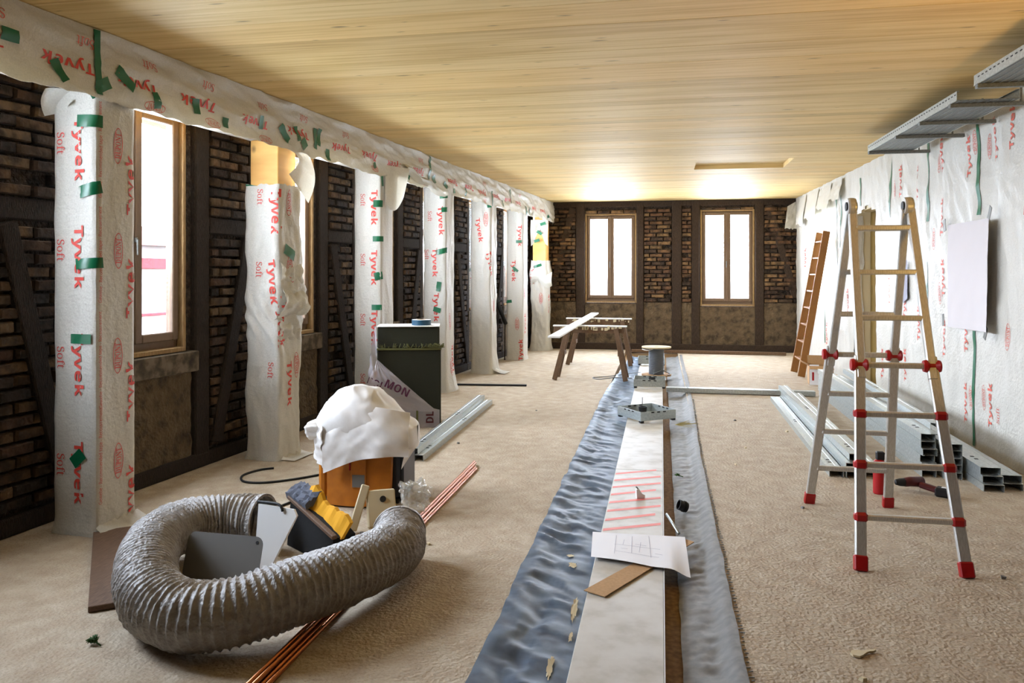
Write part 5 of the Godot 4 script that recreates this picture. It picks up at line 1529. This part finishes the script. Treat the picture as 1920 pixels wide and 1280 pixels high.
# ================================================================ middle and back
func build_middle_things() -> void:
	# two trestles and a white plank
	for t in [[10.95, 11.2, -1.49, -0.50, "front wooden trestle with a paint-splashed top under the white plank"], [12.75, 13.0, -1.52, -0.50, "rear wooden trestle nearer the end wall"]]:
		var zc: float = (t[0] + t[1]) / 2
		var o := thing("trestle", t[4], "trestle", at(P(-1.0, 0.0, zc)), "wooden trestles")
		var h := 0.735
		var l: float = t[2] + 1.0
		var r: float = t[3] + 1.0
		part("beam", box_between(Vector3(l, h - 0.085, -0.03), Vector3(r, h, 0.03), 0.004), M.trestle, o)
		part("top_board", box_between(Vector3(l - 0.01, h, -0.04), Vector3(r + 0.03, h + 0.02, 0.04), 0.003), M.white, o)
		for sx in [-1.0, 1.0]:
			for sz in [-1.0, 1.0]:
				var a := Vector3((l + 0.20) if sx < 0 else (r - 0.12), h - 0.02, sz * 0.05)
				var b := Vector3((l + 0.03) if sx < 0 else (r + 0.02), 0.006, sz * 0.19)
				part("leg", bar_mesh(a, b, 0.065, 0.045, Vector3(0, 0, 1), 0.004), M.trestle, o)
			var xb: float = (l + 0.15) if sx < 0 else (r - 0.08)
			part("stretcher", box_between(Vector3(xb - 0.012, 0.34, -0.13), Vector3(xb + 0.012, 0.40, 0.13), 0.003), M.trestle, o)
		rng.seed = int(t[0] * 10)
		var st := new_st()
		for i in 22:                                     # dried drips along the edge
			var x := rng.randf_range(l + 0.1, r)
			add_box(st, Transform3D(Basis(), Vector3(x, h - 0.005 - rng.randf() * 0.03, 0.037)), Vector3(rng.randf_range(0.01, 0.05), rng.randf_range(0.015, 0.05), 0.012), 0.003)
		part("dried_drips", done(st), M.cream, o)
	var p := thing("white_plank", "white plank laid aslant across the two trestles", "plank")
	part("board", bar_mesh(P(-1.19, 0.769, 8.82), P(-1.16, 0.769, 14.05), 0.135, 0.022, Vector3.UP, 0.003), M.white, p)
	# cable drum on the square floor box
	var o := thing("cable_drum", "wooden cable drum wound with grey cable standing beside the floor box", "cable drum", at(P(-0.07, 0.006, 11.62)))
	part("bottom_flange", lathe_mesh([Vector2(0.0, 0.0), Vector2(0.21, 0.0), Vector2(0.21, 0.018), Vector2(0.0, 0.018)], 36), M.card, o)
	part("top_flange", lathe_mesh([Vector2(0.03, 0.40), Vector2(0.21, 0.40), Vector2(0.21, 0.418), Vector2(0.03, 0.418), Vector2(0.03, 0.40)], 36), M.cream, o)
	var prof := [Vector2(0.0, 0.018)]
	for i in 32:
		var y := 0.02 + 0.0118 * i
		prof.append_array([Vector2(0.106, y), Vector2(0.112, y + 0.006)])
	prof.append(Vector2(0.0, 0.40))
	part("wound_cable", lathe_mesh(prof, 30), M.cable_grey, o)
	part("loose_turn", tube_mesh(smooth_path([Vector3(-0.10, 0.05, 0.05), Vector3(-0.02, 0.045, 0.118), Vector3(0.08, 0.09, 0.10), Vector3(0.13, 0.06, 0.02), Vector3(0.19, 0.03, 0.06), Vector3(0.16, 0.024, 0.14)], 30), 0.007, 8), M.cable_grey, o)
	part("cable_end", tube_mesh(smooth_path([Vector3(-0.05, 0.39, 0.10), Vector3(-0.13, 0.375, 0.16), Vector3(-0.20, 0.385, 0.10)], 14), 0.007, 8), M.white, o)
	o = thing("loose_cable", "thin grey cable looping from the drum to the trestle leg", "cable")
	part("cable", tube_mesh(smooth_path([P(-0.30, 0.03, 11.75), P(-0.45, 0.04, 11.5), P(-0.75, 0.01, 11.33), P(-0.95, 0.008, 11.2), P(-0.85, 0.008, 11.05), P(-0.62, 0.03, 11.1), P(-0.40, 0.04, 11.0)], 50), 0.006, 8), M.cable_grey, o)
	# batten lying along the end wall
	o = thing("timber_batten", "brown timber batten lying along the foot of the end wall", "batten")
	part("batten", bar_mesh(P(-0.55, 0.032, 14.92), P(2.2, 0.032, 14.84), 0.055, 0.055, Vector3.UP, 0.004), M.trestle, o)

func build_small_things() -> void:
	# sketch and card strip on the duct cover
	var o := thing("card_strip", "long brown cardboard strip lying aslant under the sketch", "cardboard")
	part("strip", slab_sheet(12, 2, func(u, v):
		var a := Vector2(-0.357, 3.70).lerp(Vector2(-0.255, 3.645), v)
		var b := Vector2(0.105, 4.535).lerp(Vector2(0.178, 4.475), v)
		var p := a.lerp(b, u)
		return P(p.x, 0.006, p.y), Vector3(0, 0.004, 0)), M.card, o)
	o = thing("sketch_paper", "white paper with a faint pencil sketch lying across the duct cover", "paper")
	var pf := func(u: float, v: float) -> Vector3:
		var a := Vector2(-0.360, 4.115).lerp(Vector2(0.142, 3.985), u)
		var b := Vector2(-0.385, 4.512).lerp(Vector2(0.130, 4.52), u)
		var p := a.lerp(b, v)
		var sag := -0.03 * smoothstep(0.8, 1.0, u) * (1.0 - v)
		return P(p.x, 0.019 + 0.006 * absf(sin(u * 5.0)) * (1.0 - v) + sag, p.y)
	part("sheet", sheet_mesh(26, 10, pf), M.paper, o)
	for q in [[0.24, 0.2, 0.26, 0.9], [0.42, 0.3, 0.43, 0.9], [0.62, 0.25, 0.61, 0.95], [0.24, 0.55, 0.72, 0.53], [0.25, 0.3, 0.7, 0.28], [0.33, 0.55, 0.345, 0.75], [0.5, 0.35, 0.52, 0.7], [0.46, 0.62, 0.58, 0.6], [0.66, 0.38, 0.74, 0.36], [0.31, 0.42, 0.38, 0.42]]:
		part("pencil_line", sheet_mesh(8, 1, func(u, v):
			var a: Vector2 = Vector2(q[0], q[1]).lerp(Vector2(q[2], q[3]), u) + Vector2(0.0035, 0.006) * v
			return pf.call(a.x, a.y) + Vector3(0, 0.0012, 0)), M.pencil, o)
	o = thing("white_clip", "small white plastic clip standing on the striped duct cover", "clip", at(P(-0.14, 0.0035, 5.30), 0.4))
	part("body", extrude_mesh(PackedVector2Array([Vector2(-0.025, 0), Vector2(0.03, 0), Vector2(0.032, 0.02), Vector2(0.012, 0.03), Vector2(-0.012, 0.065), Vector2(-0.028, 0.06)]), -0.012, 0.012), M.white, o)
	part("clamp", box_mesh(Vector3(0.03, 0.008, 0.02), 0.002), M.grey_tape, o, Transform3D(Basis(Vector3.BACK, -0.9), Vector3(-0.016, 0.064, 0)))
	o = thing("plastic_plug", "small black plastic plug lying on the grey membrane", "plug", Transform3D(Basis(Vector3.UP, 0.3) * Basis(Vector3.BACK, 1.2), P(0.135, 0.0, 5.18)))
	part("body", lathe_mesh([Vector2(0.0, 0.0), Vector2(0.03, 0.0), Vector2(0.033, 0.005), Vector2(0.033, 0.06), Vector2(0.028, 0.06), Vector2(0.028, 0.01), Vector2(0.0, 0.01)], 22), M.black, o, Transform3D(Basis(), Vector3(0, -0.03, 0)))
	part("grip_ring", lathe_mesh([Vector2(0.033, 0.012), Vector2(0.036, 0.016), Vector2(0.036, 0.03), Vector2(0.033, 0.034)], 22), M.black_rough, o, Transform3D(Basis(), Vector3(0, -0.03, 0)))
	o = thing("metal_rod", "short pale metal rod lying beside the duct cover", "rod")
	part("rod", tube_mesh([P(0.032, 0.002, 4.98), P(0.10, -0.018, 4.69)], 0.008, 10), M.zinc, o)
	for q in [[0.12, -0.02, 6.05, 0.025, "tiny green plant scrap on the grey membrane"], [-2.25, 0.02, 2.81, 0.03, "small green plant scrap on the floor beside the hose"]]:
		o = thing("plant_scrap", q[4], "plant scrap", at(P(q[0], q[1], q[2])), "green scraps on the floor")
		part("leaf", bundle_mesh(Vector3(q[3], q[3] * 0.7, q[3]), 33 + int(q[2]), q[3] * 0.6, Vector3.ZERO), M.leaf, o)
		part("stalk", tube_mesh([Vector3(0, 0, 0), Vector3(q[3] * 1.6, -q[3] * 0.4, q[3] * 0.5)], 0.003, 6), M.leaf, o)
	o = thing("black_cable", "black cable curling on the floor behind the hose", "cable")
	part("cable", tube_mesh(smooth_path([P(-2.90, 0.008, 5.57), P(-2.98, 0.008, 5.50), P(-3.02, 0.008, 5.33), P(-2.93, 0.008, 5.18), P(-2.78, 0.008, 5.17), P(-2.60, 0.008, 5.30), P(-2.42, 0.008, 5.52), P(-2.33, 0.008, 5.62)], 60), 0.008, 10), M.black, o)
	o = thing("black_cable", "black cable running from the orange machine to the case", "cable")
	part("cable", tube_mesh(smooth_path([P(-2.24, 0.008, 4.99), P(-2.30, 0.008, 4.92), P(-2.36, 0.008, 4.78), P(-2.40, 0.008, 4.62)], 30), 0.007, 10), M.black, o)
	o = thing("black_pipe", "short black pipe leaning between the last wrapped columns", "pipe", LEFT)
	part("pipe", tube_mesh([Vector3(-0.40, 1.06, -9.02), Vector3(-0.30, 0.62, -9.28)], 0.035, 12), M.black, o)
	part("collar", tube_mesh([Vector3(-0.402, 1.075, -9.01), Vector3(-0.385, 1.0, -9.055)], 0.045, 12), M.black, o)
	part("prop", tube_mesh([Vector3(-0.31, 0.64, -9.27), Vector3(-0.30, 0.005, -9.22)], 0.012, 8), M.oldwood, o)
	o = thing("plaster_chip", "pale flat plaster chip lying alone on the right foreground screed", "chip", at(P(0.78, 0.007, 3.3), 0.5))
	part("chip", slab_sheet(5, 3, func(u, v): return Vector3((u - 0.5) * 0.12 * (0.6 + 0.4 * sin(v * 3.0)), -0.003, (v - 0.5) * 0.05 * (0.6 + 0.4 * cos(u * 4.0))), Vector3(0, 0.008, 0), true), M.cream, o)
	o = thing("steel_bar", "dark flat bar lying on the floor between the columns and the trestles", "bar")
	part("bar", bar_mesh(P(-2.66, 0.012, 10.15), P(-1.74, 0.012, 10.23), 0.05, 0.022, Vector3.UP, 0.003), M.black, o)
	rng.seed = 63
	for i in 14:
		var x := rng.randf_range(-2.0, 1.6)
		if x > -0.75 and x < 0.4: x += 1.3
		o = thing("screed_crumb", "tiny loose crumb of screed on the floor", "crumb", at(P(x, 0.006, rng.randf_range(2.9, 8.5)), rng.randf() * 6.0), "loose crumbs scattered on the screed")
		part("crumb", bundle_mesh_small(rng.randf_range(0.006, 0.012)), M.plate if i % 2 else M.cream, o)

func bundle_mesh_small(r: float) -> ArrayMesh:
	var st := new_st()
	var v := []
	for i in 8: v.append(Vector3(1 if i & 1 else -1, 1 if i & 2 else -1, 1 if i & 4 else -1) * r * Vector3(rng.randf_range(0.5, 1.2), rng.randf_range(0.4, 0.8), rng.randf_range(0.5, 1.2)))
	for f in [[0, 1, 3, 2], [4, 5, 7, 6], [0, 1, 5, 4], [2, 3, 7, 6], [0, 2, 6, 4], [1, 3, 7, 5]]:
		poly_out(st, [v[f[0]], v[f[1]], v[f[2]], v[f[3]]], Vector3.ZERO)
	return done(st)
